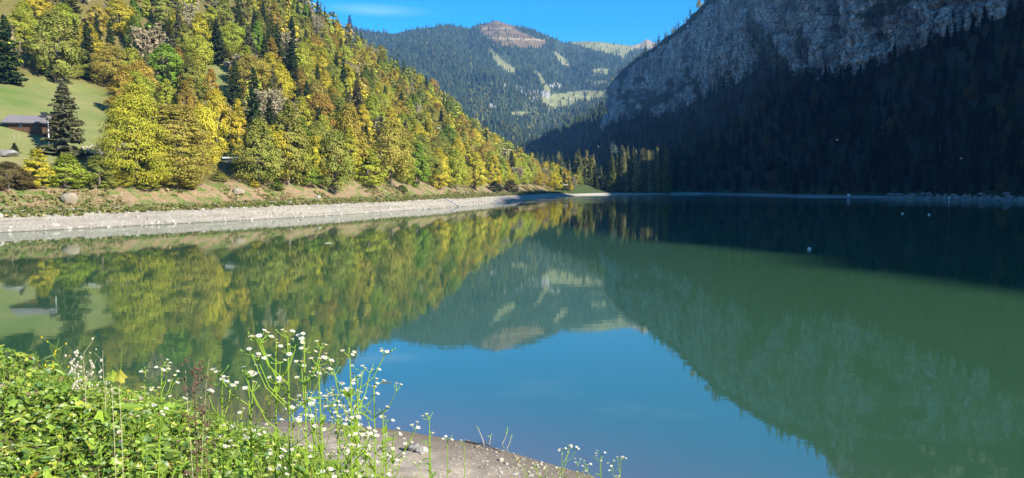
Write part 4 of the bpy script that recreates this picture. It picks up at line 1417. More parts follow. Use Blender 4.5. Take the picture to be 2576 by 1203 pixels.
# --- woods of the far mountain and the spur: thousands of tiny conifers, one mass
def far_woods():
    pts, cols, hs_ = [], [], []
    Pm2 = Pm[:, :NVm]
    om = openm.reshape(len(ux), NVm + 1)
    rm_ = gcol.reshape(len(ux), NVm + 1, 3)
    n = 36000
    ii = rng.integers(0, len(ux) - 1, n)
    jj = rng.integers(0, NVm - 1, n)
    a, b = rng.uniform(size=n)[:, None], rng.uniform(size=n)[:, None]
    P = Pm2[ii, jj] * (1 - a) * (1 - b) + Pm2[ii + 1, jj] * a * (1 - b) + Pm2[ii, jj + 1] * (1 - a) * b + Pm2[ii + 1, jj + 1] * a * b
    X, Y, f = proj(P)
    o = om[ii, jj]
    low_ = np.clip((Y - 205) / 70, 0, 1)
    den = fbm(X * .03, Y * .05, 95)
    keep = (X > 850) & (X < 1720) & (Y > 40) & (rng.uniform(size=n) > o * .985) & (den > -.30 - .0 * low_)
    high = (X > 1400) & (Y < 135)
    keep &= ~(high & (rng.uniform(size=n) < .6))
    P, X, Y, low_ = P[keep], X[keep], Y[keep], low_[keep]
    m_ = len(P)
    col_ = np.where(rng.uniform(size=(m_, 1)) < .7, np.array([[.032, .050, .027]]), np.array([[.050, .066, .030]]))
    dec = (rng.uniform(size=m_) < .02 + .34 * low_ * (fbm(X * .04, Y * .04, 96) > -.05))
    col_[dec] = np.array([.095, .092, .028]) * rng.uniform(.6, 1.2, (dec.sum(), 1))
    h = rng.uniform(8, 17, m_) * np.where(dec, .7, 1)
    w = np.where(dec, h * .9, h * .36)
    # spur
    k = 1500
    si, sj = rng.integers(0, 119, k), rng.integers(0, 51, k)
    a, b = rng.uniform(size=k)[:, None], rng.uniform(size=k)[:, None]
    Q = Ps[si, sj] * (1 - a) * (1 - b) + Ps[si + 1, sj] * a * (1 - b) + Ps[si, sj + 1] * (1 - a) * b + Ps[si + 1, sj + 1] * a * b
    P = np.concatenate([P, Q]); col_ = np.concatenate([col_, np.tile([.035, .05, .022], (k, 1))])
    hq = rng.uniform(11, 20, k)
    h = np.concatenate([h, hq]); w = np.concatenate([w, hq * .36]); dec = np.concatenate([dec, np.zeros(k, bool)])
    # crest fringe
    tn = 5
    th = np.arange(tn) / tn * 2 * math.pi
    ring = np.stack([np.cos(th), np.sin(th), 0 * th], 1)
    def tier(z0, z1, r0):
        return np.concatenate([ring * np.array([r0, r0, 0]) + [0, 0, z0], [[0, 0, z1]]])
    proto = np.concatenate([tier(.05, .5, .5), tier(.3, .75, .38), tier(.58, 1.0, .24)])
    F = np.array([[q * 6 + j, q * 6 + (j + 1) % tn, q * 6 + tn] for q in range(3) for j in range(tn)])
    pd = np.concatenate([tier(.1, .75, .42) , tier(.35, .95, .45), tier(.6, 1.0, .33)])
    m_ = len(P)
    rot = rng.uniform(0, 6.28, m_)
    cs, sn = np.cos(rot)[:, None], np.sin(rot)[:, None]
    B = np.where(dec[:, None, None], pd[None], proto[None]) + rng.normal(size=(m_, 18, 3)) * .03
    Q = np.stack([(B[:, :, 0] * cs - B[:, :, 1] * sn) * w[:, None], (B[:, :, 0] * sn + B[:, :, 1] * cs) * w[:, None], B[:, :, 2] * h[:, None]], -1) + P[:, None] - [0, 0, .5]
    Fa = (F[None] + (np.arange(m_) * 18)[:, None, None]).reshape(-1, 3)
    rn = np.repeat(rng.uniform(0, 1, m_), 18)
    me = mesh_np('mountain_woods', Q.reshape(-1, 3), Fa, M_NEEDLE_MASS, False, {'rnd': rn, 'lob': np.zeros(m_ * 18), 'tcol': np.repeat(col_, 18, 0)})
    tag(obj('mountain_woods', me), 'dark conifer woods covering the far mountain', None, None, 'stuff')


far_woods()

# ------------------------------------------------------------------ things on the shores
def rock_arrays(seed, sub=1, flat=.7, rough=.28):
    import bmesh
    bm = bmesh.new()
    bmesh.ops.create_icosphere(bm, subdivisions=sub, radius=.5)
    V = np.array([v.co[:] for v in bm.verts])
    F = np.array([[v.index for v in f.verts] for f in bm.faces])
    bm.free()
    rg = np.random.default_rng(seed)
    for _ in range(7):                                   # chop with random planes: angular, not round
        n = rg.normal(size=3); n /= np.linalg.norm(n)
        d = rg.uniform(.22, .4)
        k = V @ n
        V = V - np.outer(np.maximum(0, k - d), n) * .9
    V *= 1 + rough * rg.normal(size=(len(V), 1)) * .25
    V[:, 2] *= flat
    V /= np.abs(V).max(0) * 2
    return V, F


def rock_mat(name, col):
    m, nt, out = nodes(name)
    f, f2 = noise(nt, 3.0, 6, .7), noise(nt, .8, 3, .6)
    c = ramp(nt, f, [(.3, tuple(c * .6 for c in col)), (.7, tuple(min(1, c * 1.35) for c in col))])
    c = mixc(nt, ramp(nt, f2, [(.5, (0, 0, 0)), (.7, (.5, .5, .5))]), c, tuple(k * .5 for k in col))
    surf(nt, out, c, .92, f, .6, .08, .2)
    return m


M_ROCK_PALE = rock_mat('pale_rock', (.38, .355, .30))
M_ROCK_GREY = rock_mat('grey_rock', (.23, .22, .20))
M_ROCK_TAN = rock_mat('tan_rock', (.28, .23, .165))
ROCKS = {}


def rock(name, P, size, rz, mat, label, group, seed, cat='boulder', sink=.25, sub=2):
    key = (seed, mat.name, sub)
    if key not in ROCKS:
        V, F = rock_arrays(seed, sub)
        ROCKS[key] = mesh_np(name, V, F, mat, False)
    o = obj(name, ROCKS[key])
    o.location = (P[0], P[1], P[2] + size[2] * (.5 - sink))
    o.scale = size
    o.rotation_euler = (0, 0, rz)
    return tag(o, label, cat, group)


for X, Y, w, h, mt, lab, sd in [
    (14, 391, 66, 17, M_ROCK_GREY, 'big grey boulder at the meadow edge below the hut', 11),
    (176, 512, 46, 30, M_ROCK_TAN, 'rounded tan boulder on the verge above the lakeside path', 12),
    (240, 386, 70, 26, M_ROCK_PALE, 'long pale rock slab beside the ragged spruce', 13),
    (320, 388, 64, 30, M_ROCK_GREY, 'greyish rock outcrop half hidden behind the biggest maple', 14),
    (800, 499, 16, 9, M_ROCK_PALE, 'white boulder lying beside the path under the dark based beech', 15),
    (598, 487, 34, 16, M_ROCK_TAN, 'tan rock outcrop on the grassy mound by the path', 16),
    (730, 512, 15, 7, M_ROCK_GREY, 'grey rock where the gravel chute meets the path', 17),
    (550, 158, 40, 16, M_ROCK_TAN, 'pinkish bare rock at the top of the green clearing', 18),
    (575, 168, 26, 14, M_ROCK_TAN, 'smaller pinkish rock at the top right of the green clearing', 19),
    (118, 521, 8, 5, M_ROCK_PALE, 'small white stone on the grass verge left of the others', 20),
    (182, 529, 10, 5, M_ROCK_PALE, 'small white stone on the verge below the tan boulder', 21),
    (336, 529, 8, 4, M_ROCK_PALE, 'small white stone at the lip of the gravel bank', 22)]:
    P = hit(X, Y)
    d = P[1]
    rock('boulder', P, (w / FPX * d, w / FPX * d * .7, h / FPX * d * 1.25), rng.uniform(0, .4), mt, lab, 'boulders on the sunlit shore', sd)

# loose stones of the gravel bank: nobody could count them
def stones(name, pts, sizes, mat, label, nproto=6):
    pr = [rock_arrays(800 + k, 1 if name != 'beach_pebbles' else 1)for k in range(nproto)]
    Vs, Fs, A, n0 = [], [], [], 0
    for p, s in zip(pts, sizes):
        V, F = pr[rng.integers(nproto)]
        a = rng.uniform(0, 6.28)
        c_, s_ = math.cos(a), math.sin(a)
        Q = V * np.array([s, s * rng.uniform(.6, 1), s * rng.uniform(.4, .8)])
        Q = np.stack([Q[:, 0] * c_ - Q[:, 1] * s_, Q[:, 0] * s_ + Q[:, 1] * c_, Q[:, 2]], 1) + p
        Vs.append(Q); Fs.append(F + n0); n0 += len(V); A.append(np.full(len(V), rng.uniform()))
    return tag(obj(name, mesh_np(name, np.concatenate(Vs), np.concatenate(Fs), mat, False, {'rnd': np.concatenate(A)})), label, None, None, 'stuff')


m, nt, out = nodes('loose_stone')
f = noise(nt, 6, 4, .6)
rn = attr(nt, 'rnd').outputs['Fac']
c = mixc(nt, f, ramp(nt, rn, [(.0, (.15, .135, .11)), (.5, (.30, .27, .22)), (1, (.46, .43, .36))]), (.3, .27, .22))
surf(nt, out, c, .9, f, .3, .02, .2)
M_STONE = m
pts, sz = [], []
Vb3 = Vb.reshape(NU, len(d_bank), 3)
for _ in range(5200):
    i = int(rng.integers(8, NU - 40) if rng.uniform() < .5 else rng.integers(15, 130))
    j = int(rng.integers(3, len(d_bank) - 1))
    a, b = rng.uniform(size=2)
    P = Vb3[i, j] * (1 - a) * (1 - b) + Vb3[i + 1, j] * a * (1 - b) + Vb3[i, j + 1] * (1 - a) * b + Vb3[i + 1, j + 1] * a * b
    pts.append(P)
    sz.append(rng.lognormal(-1.25, .5) * (1.35 if j < 5 else 1))
stones('gravel_stones', pts, sz, M_STONE, 'loose pale stones all over the gravel bank')

# tufts and dry plants on the verge and the earth slope
pts = []
V_, F_, A_, T_, n0 = [], [], [], [], 0
for _ in range(11000):
    i = int(rng.integers(10, NU - 30))
    d = rng.uniform(7.3, 20) if rng.uniform() < .75 else rng.uniform(7.0, 9.5)
    k = LS[i] + LNRM[i] * d
    if 10.6 < d < 13.2 or (d > 14 and vnoise(k[0] * .15, k[1] * .15, 130) < .55): continue
    n_ = 7
    z0 = drop(k[0], k[1], 60)
    C = np.column_stack([k[0] + rng.normal(size=n_) * .35, k[1] + rng.normal(size=n_) * .35, z0 + rng.uniform(.0, .28, n_)])
    v, f = cards(C, rng.normal(size=(n_, 3)) + [0.4, -.3, .8], rng.uniform(.2, .5, n_), 1.8, rng)
    col_ = np.array([.135, .155, .04]) if rng.uniform() < (.7 if d < 14 else .4) else np.array([.26, .20, .09])
    V_.append(v); F_.append(f + n0); n0 += len(v); A_.append(np.repeat(rng.uniform(0, 1, n_), 4)); T_.append(np.tile(col_ * rng.uniform(.7, 1.2), (len(v), 1)))
me = mesh_np('verge_grass', np.concatenate(V_), np.concatenate(F_), M_CROWN_MASS, False, {'rnd': np.concatenate(A_), 'lob': np.zeros(n0), 'tcol': np.concatenate(T_)})
tag(obj('verge_grass', me), 'grass and dry weeds along the path and earth bank', None, None, 'stuff')

# undergrowth bushes below the meadow and along the foot of the woods
k = 0
USH = ['low olive bush', 'dry brown bush', 'green bush', 'yellowing bush']
for X, Y, w, h, ti, lab in [
    (60, 474, 60, 44, 'dull brown', 'dry brown thicket left of the orange-yellow bushy tree'),
    (275, 474, 40, 34, 'olive green', 'low olive bush between the bushy trees and the golden bush'),
    (370, 476, 60, 30, 'yellow-green', 'yellow-green bush under the biggest maple'),
    (470, 474, 56, 30, 'golden yellow', 'golden bush under the thinning maple'),
    (552, 456, 44, 24, 'olive green', 'olive bush at the foot of the stone wall'),
    (600, 430, 44, 24, 'mid green', 'green bush right below the stone wall end'),
    (622, 452, 40, 26, 'yellow-green', 'yellow-green bush on top of the grassy mound'),
    (694, 478, 40, 26, 'mid green', 'dark green round bush on the bare earth'),
    (640, 470, 30, 20, 'golden yellow', 'small golden bush below the dense green maple'),
    (1010, 482, 30, 16, 'mid green', 'green bush right of the triangular earth scar'),
    (1245, 484, 40, 26, 'shade-dulled green', 'sombre bush in the dark gap at the bend'),
    (1285, 484, 44, 28, 'dull brown', 'brown bush in the dark gap at the bend')]:
    P = hit(X, Y)
    if P is None: continue
    d = P[1]
    e_ = empty('bush', P - [0, 0, .2], rng.uniform(0, 6))
    pr = BROAD[[2, 4, 6, 8][k % 4]]
    s = w / FPX * d / pr[2]
    e_.scale = (s, s, h / FPX * d / UNIT * 1.1)
    c = obj('foliage', pr[0], e_)
    c.color = (*TINT[ti], 1)
    obj('stem', pr[1], e_)
    tag(e_, lab, 'bush', 'bushes along the sunlit shore')
    k += 1

# wooden hut on the meadow
M_TIMBER = simple('shade_dark_timber', (.085, .043, .022), .85, 2.0, .5, .4, .03, stretch=(1, 1, 14))  # dark brown has the shade under the hut's eaves mixed in
M_TIMBER_LIT = simple('sunlit_timber', (.34, .15, .06), .85, 2.0, .4, .4, .03, stretch=(1, 1, 14))  # sunlit copy of the wall timber, not applied
M_ROOF = simple('roof_sheet', (.17, .15, .15), .7, 1.5, .25, .3, .03, stretch=(6, .5, 1))
M_DARK = simple('dark_metal', (.03, .03, .033), .5, 4, .2)
M_WHITE = simple('white_paint', (.8, .8, .78), .6, 5, .08)
M_CONC = simple('concrete', (.5, .48, .44), .9, 3, .2, .3, .03)
M_GLASS = simple('window_glass', (.03, .035, .04), .1, 2, .2, 0, .01, spec=.6)


def gable_house(name, P, rz, L, W_, hw, hr, over, wallm, roofm, label, chimney=False, windows=()):
    h = empty(name, P, rz)
    mb = MB()
    t = .18
    for y in (-W_ / 2, W_ / 2): mb.box((0, y, hw / 2 - .6), (L, t, hw + 1.2))
    for x in (-L / 2, L / 2):
        V = np.array([[x + s * t / 2, y, z] for s in (-1, 1) for y, z in ((-W_ / 2 + t / 2, -1.2), (W_ / 2 - t / 2, -1.2), (W_ / 2 - t / 2, hw), (0, hw + hr * .97), (-W_ / 2 + t / 2, hw))])
        q = [[0, 1, 2, 4], [5, 9, 7, 6], [0, 5, 6, 1], [1, 6, 7, 2], [2, 7, 8, 3], [3, 8, 9, 4], [4, 9, 5, 0]]
        mb.add(V, q)
        mb.add(V, [[2, 3, 4], [7, 9, 8]])
    obj('wall', mb.mesh('wall', wallm), h)
    # planks proud of the front wall
    n = max(4, int(L / .45))
    pm = MB()
    pm.box((0, 0, 0), (L / n - .05, .05, hw))
    pme = pm.mesh('plank', wallm)
    for i in range(n):
        p_ = obj('plank', pme, h)
        p_.location = (-L / 2 + L / n * (i + .5), -W_ / 2 - t / 2 - .027, hw / 2 - .1)
    rb_ = MB()
    sl_ = math.atan2(hr, W_ / 2)
    ln = math.hypot(hr, W_ / 2) + over
    for s in (-1, 1):
        cy = s * (W_ / 4 + over / 2 * math.cos(sl_))
        cz_ = hw + hr / 2 - over / 2 * math.sin(sl_) + .1
        rb_.box((0, cy, cz_), (L + 2 * over, ln, .12), (-s * sl_, 0, 0))
    rb_.box((0, 0, hw + hr + .14), (L + 2 * over, .3, .1))
    ro = obj('roof', rb_.mesh('roof', roofm), h)
    if chimney:
        cb = MB()
        cb.box((L * .33, -W_ * .12, hw + hr * .95), (.9, .9, 1.5))
        cb.box((L * .33, -W_ * .12, hw + hr * .95 + .8), (1.1, 1.1, .12))
        obj('chimney', cb.mesh('chimney', M_DARK), ro)
    eb = MB()
    for s in (-1, 1): eb.box((0, s * (W_ / 2 + over * math.cos(sl_) - .02), hw - over * math.sin(sl_) + .02), (L + 2 * over + .02, .06, .24))
    obj('fascia', eb.mesh('fascia', M_DARK), ro)
    for x, z, w, hh, nm in windows:
        fb_ = MB()
        y = -W_ / 2 - t / 2 - .07
        for sx in (-1, 1): fb_.box((x + sx * w / 2, y, z), (.1, .08, hh + .1))
        for sz_ in (-1, 1): fb_.box((x, y, z + sz_ * hh / 2), (w - .1, .08, .1))
        wo_ = obj(nm, fb_.mesh(nm, wallm if nm == 'door' or name == 'wooden_hut' else M_WHITE), h)
        pb = MB()
        pb.box((x, y + .01, z), (w - .1, .04, hh - .1))
        obj('pane' if nm == 'window' else 'door_leaf', pb.mesh('pane', M_GLASS if nm == 'window' else M_DARK), wo_)
    return tag(h, label, 'hut' if name == 'wooden_hut' else 'house')


P = at_depth(84, 329, hit(84, 329)[1])
gable_house('wooden_hut', P + [0, 0, -.35], R(12), 7.2, 5.4, 2.0, 1.3, 1.0, M_TIMBER, M_ROOF, 'low brown timber hut with a grey roof on the sloping meadow', True, [(-1.2, 1.1, .8, .7, 'window'), (1.6, .9, .9, 1.8, 'door')])
P = hit(124, 385)
pb = MB()
V_, F_ = tube(np.array([[0, 0, -.3], [.05, 0, 3], [0, .06, 6.6]]), [.13, .11, .07], 8)
pb.add(V_, F_)
o = obj('pole', pb.mesh('pole', M_WHITE))
o.location = P
tag(o, 'tall whitish pole at the right corner of the hut', 'pole')
M_STRAWLOG0 = simple('grey_wood', (.36, .33, .26), .9, 20, .2)
for X, Y, lab in [(36, 351, 'thin pale fence post in the meadow, left one of two'), (49, 351, 'thin pale fence post in the meadow, right one of two')]:
    P = hit(X, Y)
    pb = MB()
    V_, F_ = tube(np.array([[0, 0, -.2], [0, 0, 1.2]]), [.035, .03], 6)
    pb.add(V_, F_)
    pb.box((0, 0, 1.21), (.08, .08, .03))
    o = obj('fence_post', pb.mesh('fence_post', M_STRAWLOG0))
    o.location = P
    tag(o, lab, 'fence post', 'meadow fence posts')

# retaining wall with a white coping by the golden tree; a curved concrete kerb below the pale slab
P = hit(586, 414)
w_ = empty('stone_wall', P, R(-12))
L_ = 50 / FPX * P[1]
rows, cols = 4, 7
bw, bh = L_ / cols, 1.5 / rows
for r_ in range(rows):
    for c_ in range(cols):
        V_, F_ = rock_arrays(900 + (r_ * cols + c_) % 5, 1, .9, .12)
        if r_ + c_ == 0 or ('stone', (r_ * cols + c_) % 5) not in ROCKS:
            ROCKS[('stone', (r_ * cols + c_) % 5)] = mesh_np('stone', V_, F_, M_ROCK_GREY, False)
        s_ = obj('stone', ROCKS[('stone', (r_ * cols + c_) % 5)], w_)
        s_.location = ((c_ - cols / 2 + .5 + .25 * (r_ % 2)) * bw, rng.uniform(-.05, .05), bh * (r_ + .5))
        s_.scale = (bw * 1.08, .7, bh * 1.12)
mb = MB(); mb.box((.05, .05, .55), (L_ * 1.02, .4, 1.7))
obj('core', mb.mesh('core', M_ROCK_GREY), w_)
mb = MB(); mb.box((.05, 0, 1.60), (L_ * 1.08, .95, .34))
obj('coping', mb.mesh('coping', M_WHITE), w_)
tag(w_, 'short grey stone wall with a whitish coping above the path', 'wall')

# low concrete rib running down the gravel bank, and the bare concrete kerb at the bend
for (x0, y0), (x1, y1), lab in [((1120, 499), (1152, 519), 'narrow pale concrete rib running down the gravel bank'), ((1246, 505), (1262, 513), 'short concrete rib in shade beyond the bend of the bank')]:
    A_, B_ = hit(x0, y0), hit(x1, y1)
    if A_ is None or B_ is None: continue
    pts_ = np.array([A_ + (B_ - A_) * t for t in np.linspace(0, 1, 9)])
    pts_[:, 2] = [drop(q[0], q[1], 60) + .05 for q in pts_]
    mb = MB()
    V_, F_ = tube(pts_, [.32] * 9, 6)
    mb.add(V_, F_)
    o = obj('concrete_rib', mb.mesh('concrete_rib', M_CONC))
    tag(o, lab, 'concrete rib', 'concrete ribs of the bank')

# ---- walkers on the path
def person_mesh(pose, h=1.72):
    J = {'pel': (0, 0, .93), 'chest': (0, .02, 1.3), 'neck': (0, .03, 1.47), 'head': (0, .05, 1.58), 'crown': (0, .05, 1.72)}
    st = pose
    J.update({'hl': (.10, 0, .9), 'hr': (-.10, 0, .9), 'kl': (.11, .14 * st, .5), 'kr': (-.11, -.08 * st, .5), 'al': (.11, .20 * st, .08), 'ar': (-.11, -.30 * st, .12), 'tl': (.11, .33 * st + .12, .04), 'tr': (-.11, -.20 * st + .06, .04),
              'sl': (.19, .02, 1.4), 'sr': (-.19, .02, 1.4), 'el': (.25, -.08 * st, 1.13), 'er': (-.25, .10 * st, 1.13), 'wl': (.24, .02 * st, .88), 'wr': (-.24, .26 * st, .92)})
    E = [('pel', 'chest'), ('chest', 'neck'), ('neck', 'head'), ('head', 'crown'), ('pel', 'hl'), ('pel', 'hr'), ('hl', 'kl'), ('kl', 'al'), ('al', 'tl'), ('hr', 'kr'), ('kr', 'ar'), ('ar', 'tr'), ('chest', 'sl'), ('chest', 'sr'), ('sl', 'el'), ('el', 'wl'), ('sr', 'er'), ('er', 'wr')]
    rad_ = {'pel': .15, 'chest': .16, 'neck': .06, 'head': .10, 'crown': .07, 'hl': .10, 'hr': .10, 'kl': .065, 'kr': .065, 'al': .05, 'ar': .05, 'tl': .04, 'tr': .04, 'sl': .07, 'sr': .07, 'el': .05, 'er': .05, 'wl': .035, 'wr': .035}
    names = list(J)
    me = bpy.data.meshes.new('person')
    me.from_pydata([J[n] for n in names], [(names.index(a), names.index(b)) for a, b in E], [])
    o = bpy.data.objects.new('person', me)
    COL.objects.link(o)
    md = o.modifiers.new('skin', 'SKIN')
    o.modifiers.new('sub', 'SUBSURF').levels = 1
    for i, n in enumerate(names):
        o.data.skin_vertices[0].data[i].radius = (rad_[n], rad_[n] * .85)
    o.data.skin_vertices[0].data[0].use_root = True
    dg = bpy.context.evaluated_depsgraph_get()
    dg.update()
    nm_ = bpy.data.meshes.new_from_object(o.evaluated_get(dg))
    bpy.data.objects.remove(o)
    return nm_


def cloth_mat(name, top, legs):
    m, nt, out = nodes(name)
    tcn = N(nt, 'ShaderNodeTexCoord')
    sp = N(nt, 'ShaderNodeSeparateXYZ')
    nt.links.new(tcn.outputs['Object'], sp.inputs[0])
    c = ramp(nt, math_n(nt, 'DIVIDE', sp.outputs[2], 1.8), [(.0, (.03, .03, .03)), (.05, legs), (.5, legs), (.52, top), (.81, top), (.83, (.45, .28, .2)), (1, (.45, .28, .2))])
    surf(nt, out, c, .85, spec=.15)
    return m


for X, Y, rz, top, legs, pose, lab in [
    (1172, 493, 20, (.02, .02, .025), (.025, .025, .03), .9, 'walker in dark clothes on the lakeside path before the bend'),
    (1228, 491, 200, (.03, .035, .06), (.03, .03, .035), .7, 'walker in dark blue clothes on the path at the bend'),
    (1396, 484, 10, (.75, .74, .72), (.3, .3, .32), .5, 'person in a white top standing at the start of the spit')]:
    P = hit(X, Y)
    if P is None: continue
    e_ = empty('person', P, R(rz))
    me = person_mesh(pose)
    me.materials.clear()
    me.materials.append(cloth_mat('walker_clothes', top, legs))
    b_ = obj('body', me, e_)
    hb = MB()
    V_, F_ = tube(np.array([[0, .035, 1.60], [0, .04, 1.68], [0, .045, 1.745], [0, .045, 1.765]]), [.108, .112, .085, .02], 10)
    hb.add(V_, F_)
    obj('hair', hb.mesh('hair', M_DARK), e_)
    bb = MB()
    bb.box((0, -.2, 1.2), (.3, .16, .42))
    bb.box((0, -.29, 1.12), (.22, .06, .2))
    obj('backpack', bb.mesh('backpack', M_DARK), e_)
    tag(e_, lab, 'person', 'people by the lake')

# ---- far shore: chalet, two dark huts, white posts, sign, ring; buoys on the water
P = hit(1406, 476)
gable_house('chalet', P + [0, 3, 0], R(35), 9, 7, 3.2, 2.4, .8, M_TIMBER, M_CONC, 'small chalet with a pale roof between the trees on the spit', False, [(-2, 1.7, 1, 1.1, 'window'), (1.5, 1.7, 1, 1.1, 'window')])
for X, lab in [(1528, 'dark low hut in the shade at the head of the lake, left one'), (1602, 'dark low hut in the shade behind the white ring')]:
    P = at_depth(X, 475, 668)
    P[2] = drop(P[0], P[1], 60)
    gable_house('hut', P, R(8), 12, 8, 3.0, 2.2, 1.0, M_TIMBER, M_ROOF, lab, False, [(-3, 1.5, 1.2, 1.1, 'window'), (2, 1.2, 1.2, 2, 'door')])
WPL = ['leftmost', 'second from the left', 'third from the left', 'fourth from the left', 'fifth from the left', 'sixth from the left', 'seventh from the left', 'rightmost']
pm = MB(); V_, F_ = tube(np.array([[0, 0, -.3], [0, 0, 1.5], [0, 0, 1.9]]), [.28, .26, .12], 8); pm.add(V_, F_); pm.box((0, 0, 1.0), (.62, .62, .16))
pme = pm.mesh('white_post', M_WHITE)
for k, X in enumerate([1529, 1534, 1541, 1547, 1553, 1559, 1564, 1570]):
    P = at_depth(X, 473, 655)
    P[2] = drop(P[0], P[1], 60)
    o = obj('white_post', pme)
    o.location = P
    o.scale = (1, 1, 1.0 if k else 1.9)
    tag(o, f'white post on the shaded green at the lake head, {WPL[k]}', 'post', 'white posts at the lake head')


def sign(X, Y, d, w, h, lab, post=1.6):
    P = at_depth(X, Y, d)
    P[2] = drop(P[0], P[1], 60)
    e_ = empty('sign', P, 0)
    mb = MB(); mb.box((0, 0, post + h / 2), (w, .06, h))
    obj('panel', mb.mesh('panel', M_WHITE), e_)
    mb = MB()
    for s in (-.35, .35): mb.box((s * w, .06, post / 2 + .2), (.09, .06, post + 1.0))
    obj('post', mb.mesh('post', M_CONC), e_)
    tag(e_, lab, 'sign')


sign(2135, 482, 400, 1.5, 1.1, 'white blank panel sign on the grassy edge of the shaded shore', 1.2)
sign(2389, 470, 345, .7, 1.3, 'narrow whitish panel under the trees above the rock armour', 1.6)
P = at_depth(1610, 476, 640)
P[2] = drop(P[0], P[1], 60)
e_ = empty('lifebuoy', P)
th = np.linspace(0, 2 * math.pi, 21)
mb = MB(); V_, F_ = tube(np.stack([np.cos(th) * .8, 0 * th, 1.9 + np.sin(th) * .8], 1), [.3] * 21, 8); mb.add(V_, F_)
obj('ring', mb.mesh('ring', M_WHITE), e_)
mb = MB(); mb.box((0, .35, 1.2), (.14, .14, 2.6))
obj('post', mb.mesh('post', M_CONC), e_)
tag(e_, 'white round ring on a post at the lake head', 'lifebuoy')

M_RED = simple('red_plastic', (.5, .04, .03), .5, 4, .15)
M_BUOY = simple('white_plastic', (.7, .7, .68), .45, 4, .06)
for X, Y, r_, two, lab in [(2036, 628, .17, True, 'small red and white buoy floating far out in the dark water'), (2270, 538, .22, False, 'white buoy on the dark water near the rock armour, left one'), (2337, 541, .22, False, 'white buoy on the dark water near the rock armour, right one')]:
    P = on_z(X, Y)
    e_ = empty('buoy', P)
    zt = np.linspace(-1, 1, 9)
    mb = MB(); V_, F_ = tube(np.stack([0 * zt, 0 * zt, .35 * r_ + zt * r_], 1), np.sqrt(np.maximum(0.003, 1 - zt ** 2)) * r_, 12); mb.add(V_, F_)
    obj('float', mb.mesh('float', M_BUOY, True), e_)
    mb = MB(); V_, F_ = tube(np.array([[0, 0, .22 * r_], [0, 0, .42 * r_]]), [r_ * 1.02] * 2, 12); mb.add(V_, F_)
    obj('band', mb.mesh('band', M_RED if two else M_CONC), e_)
    mb = MB(); V_, F_ = tube(np.array([[0, 0, r_ * 1.25], [0, 0, r_ * 1.6]]), [r_ * .12] * 2, 8); mb.add(V_, F_)
    obj('eyelet', mb.mesh('eyelet', M_DARK), e_)
    tag(e_, lab, 'buoy', 'buoys on the lake')

# floating sticks
M_STRAWLOG = simple('bleached_wood', (.5, .46, .38), .9, 20, .2)
for X, Y, L_, rz, mt, lab in [(972, 963, .34, 10, M_BARK, 'dark twig floating on the blue reflection of the sky'), (828, 612, .9, 5, M_STRAWLOG, 'pale stick floating below the reflected bank')]:
    P = on_z(X, Y)
    mb = MB()
    V_, F_ = tube(np.array([[-L_ / 2, 0, .0], [-.1 * L_, .03 * L_, .03 * L_], [L_ / 2, 0, .0]]), [.008 * (L_ / .34) ** .8, .014 * (L_ / .34) ** .8, .005], 6)
    mb.add(V_, F_)
    V_, F_ = tube(np.array([[0, .02 * L_, .02 * L_], [.15 * L_, .08 * L_, .08 * L_]]), [.006, .003], 5)
    mb.add(V_, F_)
    o = obj('twig', mb.mesh('twig', mt))
    o.location = (P[0], P[1], .006)
    o.rotation_euler = (0, 0, R(rz))
    tag(o, lab, 'twig')

# rock armour of the shaded right shore
k, tries = 0, 0
taken, arm = [], []
while k < 88 and tries < 4000:
    tries += 1
    X = rng.uniform(2246, 2600)
    i = int(np.argmin(np.abs(proj(np.column_stack([RS, np.zeros(NR)]))[0] - X) + 1e4 * (RS[:, 1] < 150)))
    v = rng.uniform(-.004, .052)
    Q = RS[i] + (RB[i, :2] - RS[i]) * v + rng.normal(size=2) * 1.0
    s = rng.uniform(1.5, 3.6)
    if any((Q[0] - q[0]) ** 2 + (Q[1] - q[1]) ** 2 < (.42 * (s + q[2])) ** 2 for q in taken): continue
    taken.append((Q[0], Q[1], s))
    arm.append((Q[0], Q[1], max(-.1, drop(Q[0], Q[1], 60)), s, v))
    k += 1
bk_ = {}
for a_ in arm:
    nm_ = ('large ' if a_[3] > 2.9 else 'small ' if a_[3] < 2.1 else 'medium ') + 'grey rock '
    nm_ += 'at the waterline of the rock armour' if a_[4] < .016 else 'midway up the rock armour' if a_[4] < .034 else 'along the top of the rock armour'
    bk_.setdefault(nm_, []).append(a_)
for nm_, l_ in bk_.items():
    l_.sort(key=lambda a: proj(np.array(a[:3]))[0][0])
    for q, a_ in enumerate(l_):
        lab = nm_ + (', leftmost' if q == 0 else f', {ordinal(q)} from left')
        rock('armour_rock', a_[:3], (a_[3], a_[3] * rng.uniform(.6, .9), a_[3] * rng.uniform(.5, .75)), rng.uniform(0, 6.28), M_ROCK_GREY, lab, 'rock armour of the shaded shore', 30 + int(rng.integers(8)), 'rock', sub=1)

# ---- air: one closed box of even haze round everything
hm, nt, out = nodes('haze_air')
pv = N(nt, 'ShaderNodeVolumePrincipled')
pv.inputs['Color'].default_value = (0.20, 0.48, 1.0, 1)
pv.inputs['Density'].default_value = 0.000098
pv.inputs['Anisotropy'].default_value = 0.0
nt.links.new(pv.outputs[0], out.inputs['Volume'])
mb = MB(); mb.box((0, 1450, 418), (6200, 4400, 846))
tag(obj('haze', mb.mesh('haze', hm)), 'thin blue air between here and the far mountain', None, None, 'stuff')

